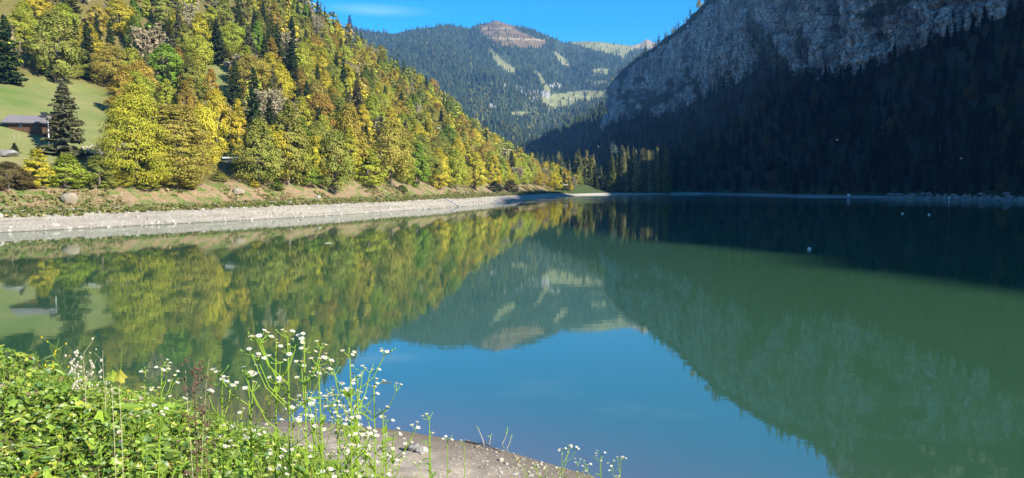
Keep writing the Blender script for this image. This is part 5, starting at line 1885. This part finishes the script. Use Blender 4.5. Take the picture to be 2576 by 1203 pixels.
# ------------------------------------------------------------------ foreground: plants on the near bank
M_GCOVER = leaf_mat('ground_cover_leaves', 'ATTR', trans=.38, lo=.65, hi=1.3, shift=(1.25, 1.1, .8), gain=1.5, gloss=.05)
M_GRASS = leaf_mat('grass_blades', 'ATTR', trans=.35, lo=.6, hi=1.4, shift=(1.4, 1.15, .8), gain=1.4)
M_STEM = leaf_mat('green_stems', 'RGB', (.24, .36, .04), .25, .7, 1.25, (1.2, 1, 1), 1.2)
M_PLEAF = leaf_mat('fleabane_leaves', 'OBJECT', trans=.4, lo=.7, hi=1.3, shift=(1, 1, 1), gain=1.5, gloss=.04)
M_PETAL = leaf_mat('white_petals', 'RGB', (.68, .65, .62), .3, .9, 1.08, (1, 1, 1), 1.0)
M_DISC = simple('yellow_disc', (.72, .5, .05), .9, 300, .3, .3, .001)
M_BUD = simple('green_buds', (.20, .30, .05), .85, 90, .3, .3, .002)
M_DRY = simple('dry_stalk', (.10, .062, .04), .95, 40, .45, .4, .004)
M_STRAW = simple('straw_stalk', (.42, .36, .22), .9, 40, .3, .3, .003)
M_YELLOW = leaf_mat('yellow_petals', 'RGB', (.75, .52, .02), .3, .85, 1.1, (1, 1, 1), 1.0)


def leaf_template(kind):
    """outline of a leaf in its own plane (x along, y across), as a fan, tip at x=1"""
    if kind == 'lobed':
        a = np.array([(0.0, 0.0), (-.12, .25), (.0, .5), (.22, .36), (.42, .56), (.62, .3), (1.0, 0.0), (.62, -.3), (.42, -.56), (.22, -.36), (.0, -.5), (-.12, -.25)])
    elif kind == 'oval':
        a = np.array([(0.0, 0.0), (.2, .22), (.45, .32), (.75, .24), (1.0, 0), (.75, -.24), (.45, -.32), (.2, -.22)])
    else:
        a = np.array([(0.0, 0.0), (.25, .10), (.6, .11), (1.0, 0), (.6, -.11), (.25, -.10)])
    c = np.array([[.38, 0.0]])
    V = np.concatenate([c, a])
    z = -.35 * (V[:, 0] - .35) ** 2 + .22 * np.abs(V[:, 1]) - .02
    z[0] -= .05
    V = np.column_stack([V, z])
    n = len(a)
    F = np.array([[0, 1 + i, 1 + (i + 1) % n] for i in range(n)])
    return V, F


def place_leaves(P, D, Nrm, S, tmpl):
    V, F = tmpl
    D = D - Nrm * np.sum(D * Nrm, 1, keepdims=True)
    D /= np.linalg.norm(D, axis=1, keepdims=True) + 1e-9
    B = np.cross(Nrm, D)
    Q = P[:, None] + S[:, None, None] * (D[:, None] * V[None, :, :1] + B[:, None] * V[None, :, 1:2] + Nrm[:, None] * V[None, :, 2:])
    Fa = (F[None] + (np.arange(len(P)) * len(V))[:, None, None]).reshape(-1, 3)
    return Q.reshape(-1, 3), Fa, len(V)


def veg_mask(x, y, z):
    return 1 - sand_f(x, y, z)


# ground cover: a thick low mat of lobed and oval leaves
Vs, Fs, A, Lb, T, n0 = [], [], [], [], [], 0
n = 155000
x = rng.uniform(-9.5, 1.8, n)
y = rng.uniform(3.6, 12.5, n)
z = ground_z(x, y)
w = veg_mask(x, y, z)
leafy = np.clip(sm(-1.0, -2.6, x + .6 * fbm(x * .8, y * .8, 140) * 2), 0.10, 1) * (0.55 + 0.9 * sm(-.12, .12, fbm(x * 1.1, y * 1.1, 141)))
X_, Y_, f_ = proj(np.column_stack([x, y, z]))
keep = (rng.uniform(size=n) < w * np.minimum(1, leafy)) & (X_ > -120) & (X_ < 1500) & (Y_ < 1330) & (z > .7)
x, y, z = x[keep], y[keep], z[keep]
lay = rng.uniform(size=len(x)) ** .7
hgt_ = (.05 + .15 * sm(-.25, .25, fbm(x * 1.6, y * 1.6, 142)) + .06 * sm(-2.5, -4.5, x)) * lay
P = np.column_stack([x, y, z + hgt_ + .01])
kinds = rng.choice(3, len(P), p=[.40, .40, .20])
for k, nm in enumerate(('lobed', 'oval', 'lance')):
    q = kinds == k
    m_ = q.sum()
    th = rng.uniform(0, 6.28, m_)
    D = np.column_stack([np.cos(th), np.sin(th), rng.normal(-.1, .35, m_)])
    D /= np.linalg.norm(D, axis=1, keepdims=True)
    Nm = rng.normal(size=(m_, 3)) * .42 + np.array([.22, -.22, 1.0])
    Nm /= np.linalg.norm(Nm, axis=1, keepdims=True)
    S = rng.lognormal(math.log(.043 if k == 0 else .037 if k == 1 else .08), .36, m_)
    V, F, nv = place_leaves(P[q], D, Nm, S, leaf_template(nm))
    Vs.append(V); Fs.append(F + n0); n0 += len(V)
    base = np.array([.20, .31, .032]) * (.6 + .6 * rng.uniform(size=(m_, 1)))
    base[rng.uniform(size=m_) < .16] = (.34, .40, .05)
    base[rng.uniform(size=m_) < .16] = (.09, .18, .04)
    base[rng.uniform(size=m_) < .006] = (.42, .28, .04)
    base[rng.uniform(size=m_) < .03] = (.22, .15, .09)
    T.append(np.repeat(base, nv, 0)); A.append(np.repeat(rng.uniform(size=m_), nv)); Lb.append(np.repeat(rng.uniform(0, .5, m_), nv))
me = mesh_np('ground_cover', np.concatenate(Vs), np.concatenate(Fs), M_GCOVER, False, {'rnd': np.concatenate(A), 'lob': np.concatenate(Lb), 'tcol': np.concatenate(T)})
tag(obj('ground_cover', me), 'thick mat of bright green lobed leaves on the near bank', None, None, 'stuff')


def blades(name, x, y, z, L, wd, cols, lean, label):
    n = len(x)
    th = rng.uniform(0, 6.28, n)
    d = np.column_stack([np.cos(th), np.sin(th), np.zeros(n)])
    s = np.column_stack([-np.sin(th), np.cos(th), np.zeros(n)]) * wd[:, None]
    P0 = np.column_stack([x, y, z - .01])
    up = np.array([0, 0, 1.0])
    P1 = P0 + up * (L * .55)[:, None] + d * (L * lean * .25)[:, None]
    P2 = P0 + up * (L * (1 - .35 * lean))[:, None] + d * (L * lean * .75)[:, None]
    V = np.stack([P0 - s, P0 + s, P1 - s * .8, P1 + s * .8, P2], 1).reshape(-1, 3)
    b = (np.arange(n) * 5)[:, None]
    T3 = np.concatenate([b + [0, 1, 3], b + [0, 3, 2], b + [2, 3, 4]])
    me = mesh_np(name, V, T3, M_GRASS, False, {'rnd': np.repeat(rng.uniform(size=n), 5), 'lob': np.repeat(rng.uniform(0, .6, n), 5), 'tcol': np.repeat(cols, 5, 0)})
    tag(obj(name, me), label, None, None, 'stuff')


n = 130000
x, y = rng.uniform(-8, 3.2, n), rng.uniform(3.4, 13, n)
z = ground_z(x, y)
X_, Y_, f_ = proj(np.column_stack([x, y, z]))
gd = (.3 + .7 * sm(-.22, .15, fbm(x * .9, y * .9, 150))) * (.55 + .45 * sm(-4.2, -2.2, x))
keep = (rng.uniform(size=n) < veg_mask(x, y, z) * gd + .012 * (z > .5)) & (X_ > -100) & (X_ < 1560) & (Y_ < 1330)
x, y, z = x[keep], y[keep], z[keep]
m_ = len(x)
cols = np.array([.17, .27, .04]) * rng.uniform(.6, 1.4, (m_, 1))
cols[rng.uniform(size=m_) < .16] = (.30, .27, .10)
cols[rng.uniform(size=m_) < .25] = (.085, .17, .06)
blades('grass', x, y, z, rng.uniform(.10, .36, m_) , rng.uniform(.0018, .0042, m_), cols, rng.uniform(.2, 1.1, m_), 'green and straw coloured grass on the near bank')

# pebbles, crumbs and dry leaves on the beach
pts, sz = [], []
for _ in range(7000):
    x0, y0 = rng.uniform(-3.5, 4.5), rng.uniform(6.5, 17.5)
    z0 = float(ground_z(x0, y0))
    if z0 < -.03 or z0 > 2.9 or sand_f(x0, y0, z0) < .4: continue
    pts.append((x0, y0, z0))
    sz.append(rng.lognormal(-3.55, .62))
stones('beach_pebbles', np.array(pts), sz, M_STONE, 'pebbles and crumbs of stone on the near beach')
Vs, Fs, T, n0 = [], [], [], 0
n = 2600
x, y = rng.uniform(-4.5, 3, n), rng.uniform(5.5, 13.5, n)
z = ground_z(x, y)
band = np.exp(-((z - 2.5) / .5) ** 2) + .10
keep = (rng.uniform(size=n) < band) & (z > .3)
x, y, z = x[keep], y[keep], z[keep]
m_ = len(x)
Nm = rng.normal(size=(m_, 3)) * .35 + [0, 0, 1.0]
Nm /= np.linalg.norm(Nm, axis=1, keepdims=True)
th = rng.uniform(0, 6.28, m_)
V, F, nv = place_leaves(np.column_stack([x, y, z + .015]), np.column_stack([np.cos(th), np.sin(th), 0 * th]), Nm, rng.uniform(.025, .07, m_), leaf_template('oval'))
base = np.array([.26, .14, .06]) * rng.uniform(.5, 1.5, (m_, 1))
me = mesh_np('dry_leaves', V, F, M_GRASS, False, {'rnd': np.repeat(rng.uniform(size=m_), nv), 'lob': np.zeros(m_ * nv), 'tcol': np.repeat(base, nv, 0)})
tag(obj('dry_leaves', me), 'brown dry leaf litter where grass meets the beach', None, None, 'stuff')

for X, Y, w, h, mt, lab, sd in [
    (1041, 1134, 34, 26, M_ROCK_GREY, 'dark sided rock on the near beach beside the pale block', 41),
    (1062, 1139, 34, 22, M_ROCK_PALE, 'pale block shaped rock on the near beach', 42),
    (1018, 1131, 22, 13, M_ROCK_TAN, 'tan stone left of the dark sided rock on the beach', 43),
    (1201, 1126, 16, 9, M_ROCK_TAN, 'flat stone under the driftwood branch at the waterline', 44),
    (1262, 1137, 12, 7, M_ROCK_GREY, 'small grey stone at the waterline right of the driftwood', 45)]:
    P = hit(X, Y)
    d = P[1]
    rock('beach_rock', P, (w / FPX * d, w / FPX * d * .8, h / FPX * d), .3, mt, lab, 'rocks on the near beach', sd, 'rock', .22)

A_, B_ = hit(1172, 1112), hit(1252, 1134)
pts_ = np.array([A_ + (B_ - A_) * t + np.array([0, .05 * math.sin(t * 3.1), 0]) for t in np.linspace(0, 1, 9)])
pts_[:, 2] = [drop(q[0], q[1], 30) + .02 for q in pts_]
pts_[4:7, 2] += .035
mb = MB(); V_, F_ = tube(pts_, np.linspace(.022, .008, 9), 7); mb.add(V_, F_)
V_, F_ = tube(np.array([pts_[5], pts_[5] + [.10, .05, .06], pts_[5] + [.18, .05, .09]]), [.009, .006, .003], 5); mb.add(V_, F_)
o = obj('driftwood_branch', mb.mesh('driftwood_branch', M_DRY))
tag(o, 'thin dark driftwood branch lying along the near waterline', 'driftwood')

# --- fleabane
def daisy_meshes():
    n = 26
    mb = MB()
    for i in range(n):
        a = 2 * math.pi * i / n + random.uniform(-.05, .05)
        r0, r1 = .0034, .0100 * random.uniform(.88, 1.06)
        wd = .00105
        c_, s_ = math.cos(a), math.sin(a)
        zt = random.uniform(-.0006, .0022)
        V = np.array([[r0, -wd * .6, 0], [r0, wd * .6, 0], [r1, wd, zt], [r1, -wd, zt]])
        V = np.column_stack([V[:, 0] * c_ - V[:, 1] * s_, V[:, 0] * s_ + V[:, 1] * c_, V[:, 2]])
        mb.add(V, [[0, 1, 2, 3]], random.uniform(.2, .8))
    pet = mb.mesh('flower', M_PETAL)
    pet.attributes.new('lob', 'FLOAT', 'POINT')
    mb = MB()
    V_, F_ = tube(np.array([[0, 0, -.0012], [0, 0, .0008], [0, 0, .002], [0, 0, .0024]]), [.0030, .0038, .0024, .0004], 8)
    mb.add(V_, F_)
    dsc = mb.mesh('disc', M_DISC, True)
    return pet, dsc


DAISY = [daisy_meshes() for _ in range(3)]
LEAFM = []
for k in range(3):
    rg = np.random.default_rng(k)
    L = np.array([0, .12, .35, .6, .82, 1.0])
    wd = np.array([.02, .07, .12, .10, .05, .004]) * (1 + .2 * k)
    zc = .10 * np.sin(L * 2.4) - .28 * L ** 2
    V = []
    for l, w_, z_ in zip(L, wd, zc): V += [(l, -w_, z_ + .4 * w_), (l, 0, z_), (l, w_, z_ + .4 * w_)]
    F = [[i * 3 + q, i * 3 + 3 + q, i * 3 + 4 + q, i * 3 + 1 + q] for i in range(5) for q in range(2)]
    LEAFM.append(mesh_np('leaf', V, np.array(F), M_PLEAF, True, {'rnd': np.full(18, .5), 'lob': np.zeros(18)}))


def orient(o, D, up=(0, 0, 1)):
    D = Vector(D).normalized()
    q = D.to_track_quat('Z', 'Y')
    o.rotation_mode = 'QUATERNION'
    o.rotation_quaternion = q


def fleabane(X, Y, d, nh, label, spread=.13, fsc=1.0, leafy=10, green=(.24, .36, .035), budf=.9, group='flowering fleabane plants on the near bank'):
    top = at_depth(X, Y, d)
    bx, by = top[0] + rng.normal() * .03, top[1] + rng.normal() * .05
    bz = float(ground_z(bx, by))
    H = max(.16, top[2] - bz)
    e_ = empty('fleabane_plant', (bx, by, bz), 0)
    tag(e_, label, 'wildflower', group)
    lx, ly = top[0] - bx, top[1] - by
    tt = np.linspace(0, 1, 9)
    wob = rng.normal(size=2) * .015
    st = np.column_stack([lx * tt ** 1.3 + wob[0] * np.sin(tt * 5), ly * tt ** 1.3 + wob[1] * np.sin(tt * 4), H * tt])
    sm_ = MB()
    sm_.add(*tube(st, np.linspace(.0055, .0026, 9) * (.7 + .3 * min(1, H)), 5), a=.5)
    heads, buds = [], []
    nh = int(nh * 1.9)
    nb = max(1, int(round(nh / 2.7)))
    per = [nh // nb + (1 if i < nh % nb else 0) for i in range(nb)]
    for b in range(nb):
        t0 = 1.0 if b == 0 else 1 - (.06 + .30 * rng.uniform() / max(.55, H))
        s = np.array([np.interp(t0, tt, st[:, c]) for c in range(3)])
        a = rng.uniform(0, 6.28)
        L = 0 if b == 0 else rng.uniform(.45, 1.15) * spread * (1.3 - .5 * t0) + .03
        e2 = s + np.array([math.cos(a) * L * .8, math.sin(a) * L * .8, L * rng.uniform(.8, 1.4)])
        e2[2] = min(e2[2], H * 1.0)
        if L:
            mid = (s + e2) / 2 + np.array([math.cos(a) * L * .12, math.sin(a) * L * .12, -.01])
            sm_.add(*tube(np.stack([s, mid, e2]), [.0024, .0021, .0017], 4), a=.6)
        for k in range(per[b] + int(rng.uniform(0, budf * 4))):
            isb = k >= per[b]
            a2 = rng.uniform(0, 6.28)
            l2 = rng.uniform(.014, .05)
            h = e2 + np.array([math.cos(a2) * l2, math.sin(a2) * l2, rng.uniform(.004, .035)])
            sm_.add(*tube(np.stack([e2, (e2 + h) / 2 + [0, 0, -.004], h]), [.0015, .0013, .0012], 4), a=.7)
            (buds if isb else heads).append((h, np.array([math.cos(a2) * .3 + .18, math.sin(a2) * .3 - .12, 1.0])))
            if not isb: sm_.add(*tube(np.stack([h - [0, 0, .0042], h - [0, 0, .0005]]), [.0014, .0034], 6), a=.5)
    me = sm_.mesh('stem', M_STEM)
    at = me.attributes.new('lob', 'FLOAT', 'POINT')
    so = obj('stem', me, e_)
    for h, nrm_ in heads:
        pm_, dm_ = DAISY[rng.integers(3)]
        f = obj('flower', pm_, e_)
        f.location = h
        orient(f, nrm_)
        s = fsc * rng.uniform(.85, 1.15)
        f.scale = (s, s, s)
        obj('disc', dm_, f)
    if buds:
        bm_ = MB()
        for h, nrm_ in buds: bm_.add(*tube(np.stack([h - [0, 0, .003], h, h + [0, 0, .003], h + [0, 0, .005]]), [.0012, .0034, .003, .0005], 6))
        bo = obj('buds', bm_.mesh('buds', M_BUD, True), e_)
        bo['kind'] = 'stuff'
    for k in range(leafy):
        t0 = rng.uniform(.12, .95)
        s = [float(np.interp(t0, tt, st[:, c])) for c in range(3)]
        l = obj('leaf', LEAFM[rng.integers(3)], e_)
        l.location = s
        l.rotation_euler = (rng.normal() * .2, -rng.uniform(.2, .9), rng.uniform(0, 6.28))
        L = (.05 + .07 * (1 - t0) ** .6) * rng.uniform(.8, 1.2)
        l.scale = (L, L * rng.uniform(.8, 1.3), L)
        v = rng.uniform(.75, 1.2)
        l.color = (green[0] * v, green[1] * v, green[2] * v, 1)


FL = [
    (716, 851, 2.8, 13, 'tallest fleabane of the clump, flat white cluster on top'),
    (766, 857, 2.85, 11, 'fleabane just right of the tallest one, nearly as high'),
    (683, 882, 2.9, 10, 'fleabane left of the tallest one with several side stems'),
    (632, 942, 3.0, 11, 'mid-height fleabane between the dark dry stalk and the clump'),
    (562, 965, 3.1, 8, 'fleabane standing right beside the dark dry stalk'),
    (798, 918, 2.7, 9, 'fleabane with a wide arching top right of the tallest pair'),
    (872, 895, 3.0, 12, 'slender fleabane against the blue reflection, highest on that side'),
    (903, 958, 3.1, 11, 'fleabane below the slender one against the blue reflection'),
    (937, 975, 3.2, 13, 'fleabane at the right end of the clump above the water'),
    (956, 1040, 3.3, 10, 'fleabane with pinkish heads below the right end of the clump'),
    (898, 1010, 3.2, 12, 'densely flowered fleabane in the middle of the blue reflection'),
    (982, 1060, 3.5, 7, 'low fleabane nearest to the beach on the clump edge'),
    (737, 1028, 3.0, 9, 'half-height fleabane straight below the tallest one'),
    (788, 1055, 2.9, 10, 'half-height fleabane under the wide arching one'),
    (842, 998, 3.1, 10, 'mid-height fleabane where grass meets the blue reflection'),
    (664, 1090, 3.4, 6, 'low fleabane on the grass left of the clump'),
    (923, 1100, 3.3, 10, 'low fleabane with open heads showing yellow centres'),
    (862, 1088, 3.3, 10, 'low fleabane in the thick of the clump'),
    (768, 1130, 2.9, 5, 'short fleabane with one big open head near the bank foot'),
    (1002, 1108, 3.8, 7, 'low fleabane beside the beach rocks'),
    (968, 1160, 3.6, 6, 'very low fleabane at the grassy edge of the beach'),
    (878, 1165, 3.4, 7, 'very low fleabane under the thick of the clump'),
    (748, 1178, 2.9, 6, 'fleabane heads lowest in the clump, nearly on the ground'),
    (822, 1148, 3.2, 7, 'low fleabane between the lowest heads and the thick of the clump'),
    (604, 1040, 3.5, 4, 'sparse fleabane with two low white heads by the water'),
    (402, 925, 4.1, 15, 'separate fleabane rising from the leaf mat left of the dry stalk'),
    (372, 938, 4.3, 5, 'small fleabane leaning left beside the separate one'),
    (1420, 1135, 5.4, 11, 'fleabane on the beach in front of brown shallow water'),
    (1372, 1180, 5.4, 7, 'low fleabane left of the one on the beach'),
    (1452, 1172, 5.3, 4, 'small fleabane right of the one on the beach'),
    (1515, 1143, 5.6, 4, 'thin few-flowered fleabane at the beach end'),
    (1556, 1156, 5.6, 7, 'rightmost fleabane, at the end of the beach'),
    (1330, 1190, 5.3, 5, 'low fleabane at the foot of the beach, mostly buds')]
for a in FL:
    fleabane(*a[:4], a[4], spread=.17 if a[2] < 3.6 else .14, leafy=26)
fleabane(1088, 1053, 4.4, 3, 'leafy green fleabane on the beach, mostly in bud', .10, 1.1, 26, (.16, .30, .04), 2.0)
fleabane(1068, 1100, 4.5, 1, 'shorter bud-bearing fleabane left of the leafy green one', .08, 1.1, 14, (.16, .30, .04), 2.0)
fleabane(1128, 1106, 4.9, 2, 'small yellowish fleabane right of the leafy green one', .07, 1.1, 12, (.26, .32, .04), 1.5)
fleabane(1166, 1118, 5.1, 1, 'tiny budding fleabane standing apart on the sand', .05, 1.1, 12, (.24, .33, .04), 1.5)


# --- dry stalks, seed heads, yellow wildflowers, thin reeds
def stalk(name, X, Y, d, H, mat, label, cat, nside=10, sl=.07, knob=.006, knobmat=None, curve=0.0, rad_=.0032, group=None, foot=None, kname='seed_head'):
    top = at_depth(X, Y, d)
    bx, by = top[0] - curve, top[1]
    bz = float(ground_z(bx, by))
    H = top[2] - bz
    e_ = empty(name, (bx, by, bz))
    tag(e_, label, cat, group)
    tt = np.linspace(0, 1, 10)
    st = np.column_stack([curve * tt ** 2.2, .02 * np.sin(tt * 5), H * tt])
    mb, kb = MB(), MB()
    mb.add(*tube(st, np.linspace(rad_, rad_ * .4, 10), 5))
    for k in range(nside):
        t0 = rng.uniform(.35, .98)
        s = np.array([np.interp(t0, tt, st[:, c]) for c in range(3)])
        a = rng.uniform(0, 6.28)
        L = sl * rng.uniform(.5, 1.3)
        e2 = s + np.array([math.cos(a) * L * .7, math.sin(a) * L * .7, L * rng.uniform(.1, .9)])
        mb.add(*tube(np.stack([s, (s + e2) / 2 + [0, 0, -.005], e2]), [rad_ * .45, rad_ * .35, rad_ * .25], 4))
        for q in range(rng.integers(1, 4)):
            c_ = e2 + rng.normal(size=3) * knob * 1.6
            kb.add(*tube(np.stack([c_ - [0, 0, knob], c_, c_ + [0, 0, knob * .8], c_ + [0, 0, knob * 1.1]]), [knob * .3, knob * .8, knob * .7, knob * .1], 5), a=rng.uniform())
    obj('stem', mb.mesh('stem', mat), e_)
    if knobmat:
        me = kb.mesh(kname, knobmat)
        me.attributes.new('lob', 'FLOAT', 'POINT')
        k_ = obj(kname, me, e_)
        k_['kind'] = 'stuff'


stalk('dry_stalk', 492, 903, 4.5, 0, M_DRY, 'tall dark brown withered stalk at the edge of the leaf mat', 'dry plant', 34, .09, .010, M_DRY, .02, .006)
stalk('dry_stalk', 470, 930, 4.6, 0, M_STRAW, 'pale thin withered stalk left of the dark brown one', 'dry plant', 8, .07, .006, M_STRAW, -.02, .0026)
stalk('dry_stalk', 529, 903, 4.6, 0, M_STRAW, 'thin straw stalk with a nodding curved tip by the dark one', 'dry plant', 4, .06, .006, M_STRAW, .11, .0022)
stalk('dry_stalk', 515, 960, 4.4, 0, M_DRY, 'short brown withered stalk right of the tall dark one', 'dry plant', 16, .08, .009, M_DRY, -.01, .004)
M_FLUFF = simple('pale_seed_fluff', (.42, .38, .29), .95, 60, .2, .2, .002)
stalk('seed_plant', 215, 882, 6.4, 0, M_STRAW, 'branched plant with whitish seed heads over the leaf mat', 'dry plant', 22, .16, .012, M_FLUFF, .03, .003)
stalk('seed_plant', 183, 905, 6.5, 0, M_STRAW, 'lower plant with whitish seed heads beside the branched one', 'dry plant', 14, .12, .010, M_FLUFF, -.03, .003)
stalk('seed_plant', 262, 880, 6.4, 0, M_STRAW, 'slim plant with seed heads right of the branched one', 'dry plant', 8, .09, .008, M_FLUFF, .02, .0028)
stalk('yellow_wildflower', 152, 850, 6.5, 0, M_STEM, 'yellow flowered weed high at the corner of the leaf mat', 'wildflower', 7, .13, .008, M_YELLOW, .10, .003, kname='blossom')
stalk('yellow_wildflower', 128, 868, 6.7, 0, M_STEM, 'leaning yellow flowered weed left of the higher one', 'wildflower', 5, .13, .007, M_YELLOW, -.12, .003, kname='blossom')
stalk('yellow_wildflower', 310, 872, 6.0, 0, M_STEM, 'weed with a single yellow bloom right of the seed plants', 'wildflower', 3, .05, .007, M_YELLOW, .05, .0026, kname='blossom')
stalk('yellow_wildflower', 382, 962, 5.2, 0, M_STEM, 'thin yellowish weed left of the separate fleabane', 'wildflower', 6, .06, .006, M_YELLOW, -.05, .0024, kname='blossom')
stalk('yellow_wildflower', 1298, 1152, 6.5, 0, M_STEM, 'short weed with one yellow bloom on the beach', 'wildflower', 4, .04, .008, M_YELLOW, .02, .0024, kname='blossom')
for X, Y, Xb, Yb, lab in [(1202, 1078, 1219, 1124, 'pale slanting reed at the waterline above the driftwood'), (1286, 1098, 1273, 1132, 'thin forked reed right of the driftwood'), (1276, 1086, 1262, 1118, 'nodding thin reed standing in the shallow water'), (1233, 1098, 1230, 1116, 'short whitish reed between the taller ones')]:
    B_ = hit(Xb, Yb) if Yb > 1120 else on_z(Xb, Yb)
    T_ = at_depth(X, Y, B_[1])
    e_ = empty('reed', B_)
    tag(e_, lab, 'reed', 'reeds at the near waterline')
    v = T_ - B_
    tt = np.linspace(0, 1, 6)
    st = np.column_stack([v[0] * tt, v[1] * tt, v[2] * tt]) + np.column_stack([.02 * np.sin(tt * 3.1), 0 * tt, 0 * tt])
    st[0, 2] -= .05
    mb = MB(); mb.add(*tube(st, np.linspace(.010, .004, 6), 5))
    obj('stem', mb.mesh('stem', M_STRAW), e_)
    mb = MB()
    for q in range(3):
        c_ = st[-1] + rng.normal(size=3) * .025
        mb.add(*tube(np.stack([st[-1], c_, c_ + [0, 0, .03], c_ + [0, 0, .04]]), [.003, .012, .009, .002], 5))
    obj('seed_head', mb.mesh('seed_head', M_BUD), e_)

# two larger yellowing maple leaves standing proud, a small purple flower head, a heap of brown leaves
P = hit(305, 1152)
e_ = empty('purple_flower', P + np.array([0, 0, .10]))
mb = MB()
for q in range(40):
    a = rng.uniform(0, 6.28)
    h = rng.uniform(0, .05)
    r_ = .016 * math.sin(.5 + h * 50) ** .5 if math.sin(.5 + h * 50) > 0 else .008
    c_ = np.array([math.cos(a) * r_, math.sin(a) * r_, h])
    v, f = cards(c_[None], np.array([[math.cos(a), math.sin(a), .5]]), [.016], 1.2, rng)
    mb.add(v, f, rng.uniform())
obj('blossom', mb.mesh('blossom', simple('purple_petals', (.16, .07, .24), .8, 60, .3)), e_)
mb = MB(); mb.add(*tube(np.array([[0, 0, -.12], [0, 0, .01]]), [.003, .003], 5))
obj('stem', mb.mesh('stem', M_STRAW), e_)
tag(e_, 'small purple flower head low in the green leaf mat', 'wildflower')

lt, lf = leaf_template('lobed')
for X, Y, d, s, col_, lab in [(281, 939, 5.6, .10, (.34, .42, .05), 'light green lobed leaf standing up at the mat edge'), (300, 941, 5.6, .11, (.46, .42, .06), 'yellowing lobed leaf standing up right of the light green one')]:
    P = at_depth(X, Y, d)
    V = lt * s
    V = np.column_stack([V[:, 0] * .3 + V[:, 1] * .95, V[:, 2] - .02, V[:, 0] * .9 - V[:, 1] * .25])
    e_ = empty('maple_seedling', P - [0, 0, .05])
    tag(e_, lab, 'seedling', 'seedlings at the mat edge')
    b_ = obj('leaf', mesh_np('leaf', V, lf, M_PLEAF, False, {'rnd': np.full(len(V), .6), 'lob': np.zeros(len(V))}), e_)
    b_.color = (*col_, 1)
    gz = float(ground_z(P[0], P[1])) - (P[2] - .05)
    mb = MB(); mb.add(*tube(np.array([[0, 0, gz], [0, 0, gz * .4], [0, -.01, .01]]), [.0025, .002, .0015], 5))
    obj('stem', mb.mesh('stem', M_STRAW), e_)

# specks of seed fluff drifting in the sunlight before the dark slope
for k, (X, Y, lab) in enumerate([(1505, 369, 'tiny white fluff speck in the air before the blue shaded spur'), (2106, 352, 'tiny white fluff speck in the air before the dark slope'), (2418, 398, 'tiny white fluff speck in the air low before the dark slope')]):
    P = at_depth(X, Y, 3.2)
    mb = MB()
    for q in range(26):
        v = rng.normal(size=3); v /= np.linalg.norm(v)
        mb.add(*tube(np.stack([v * .0002, v * .0026]), [.00025, .00025], 3))
    o = obj('seed_fluff', mb.mesh('seed_fluff', M_BUOY))
    o.location = P
    tag(o, lab, 'seed fluff', 'seed fluff in the air')
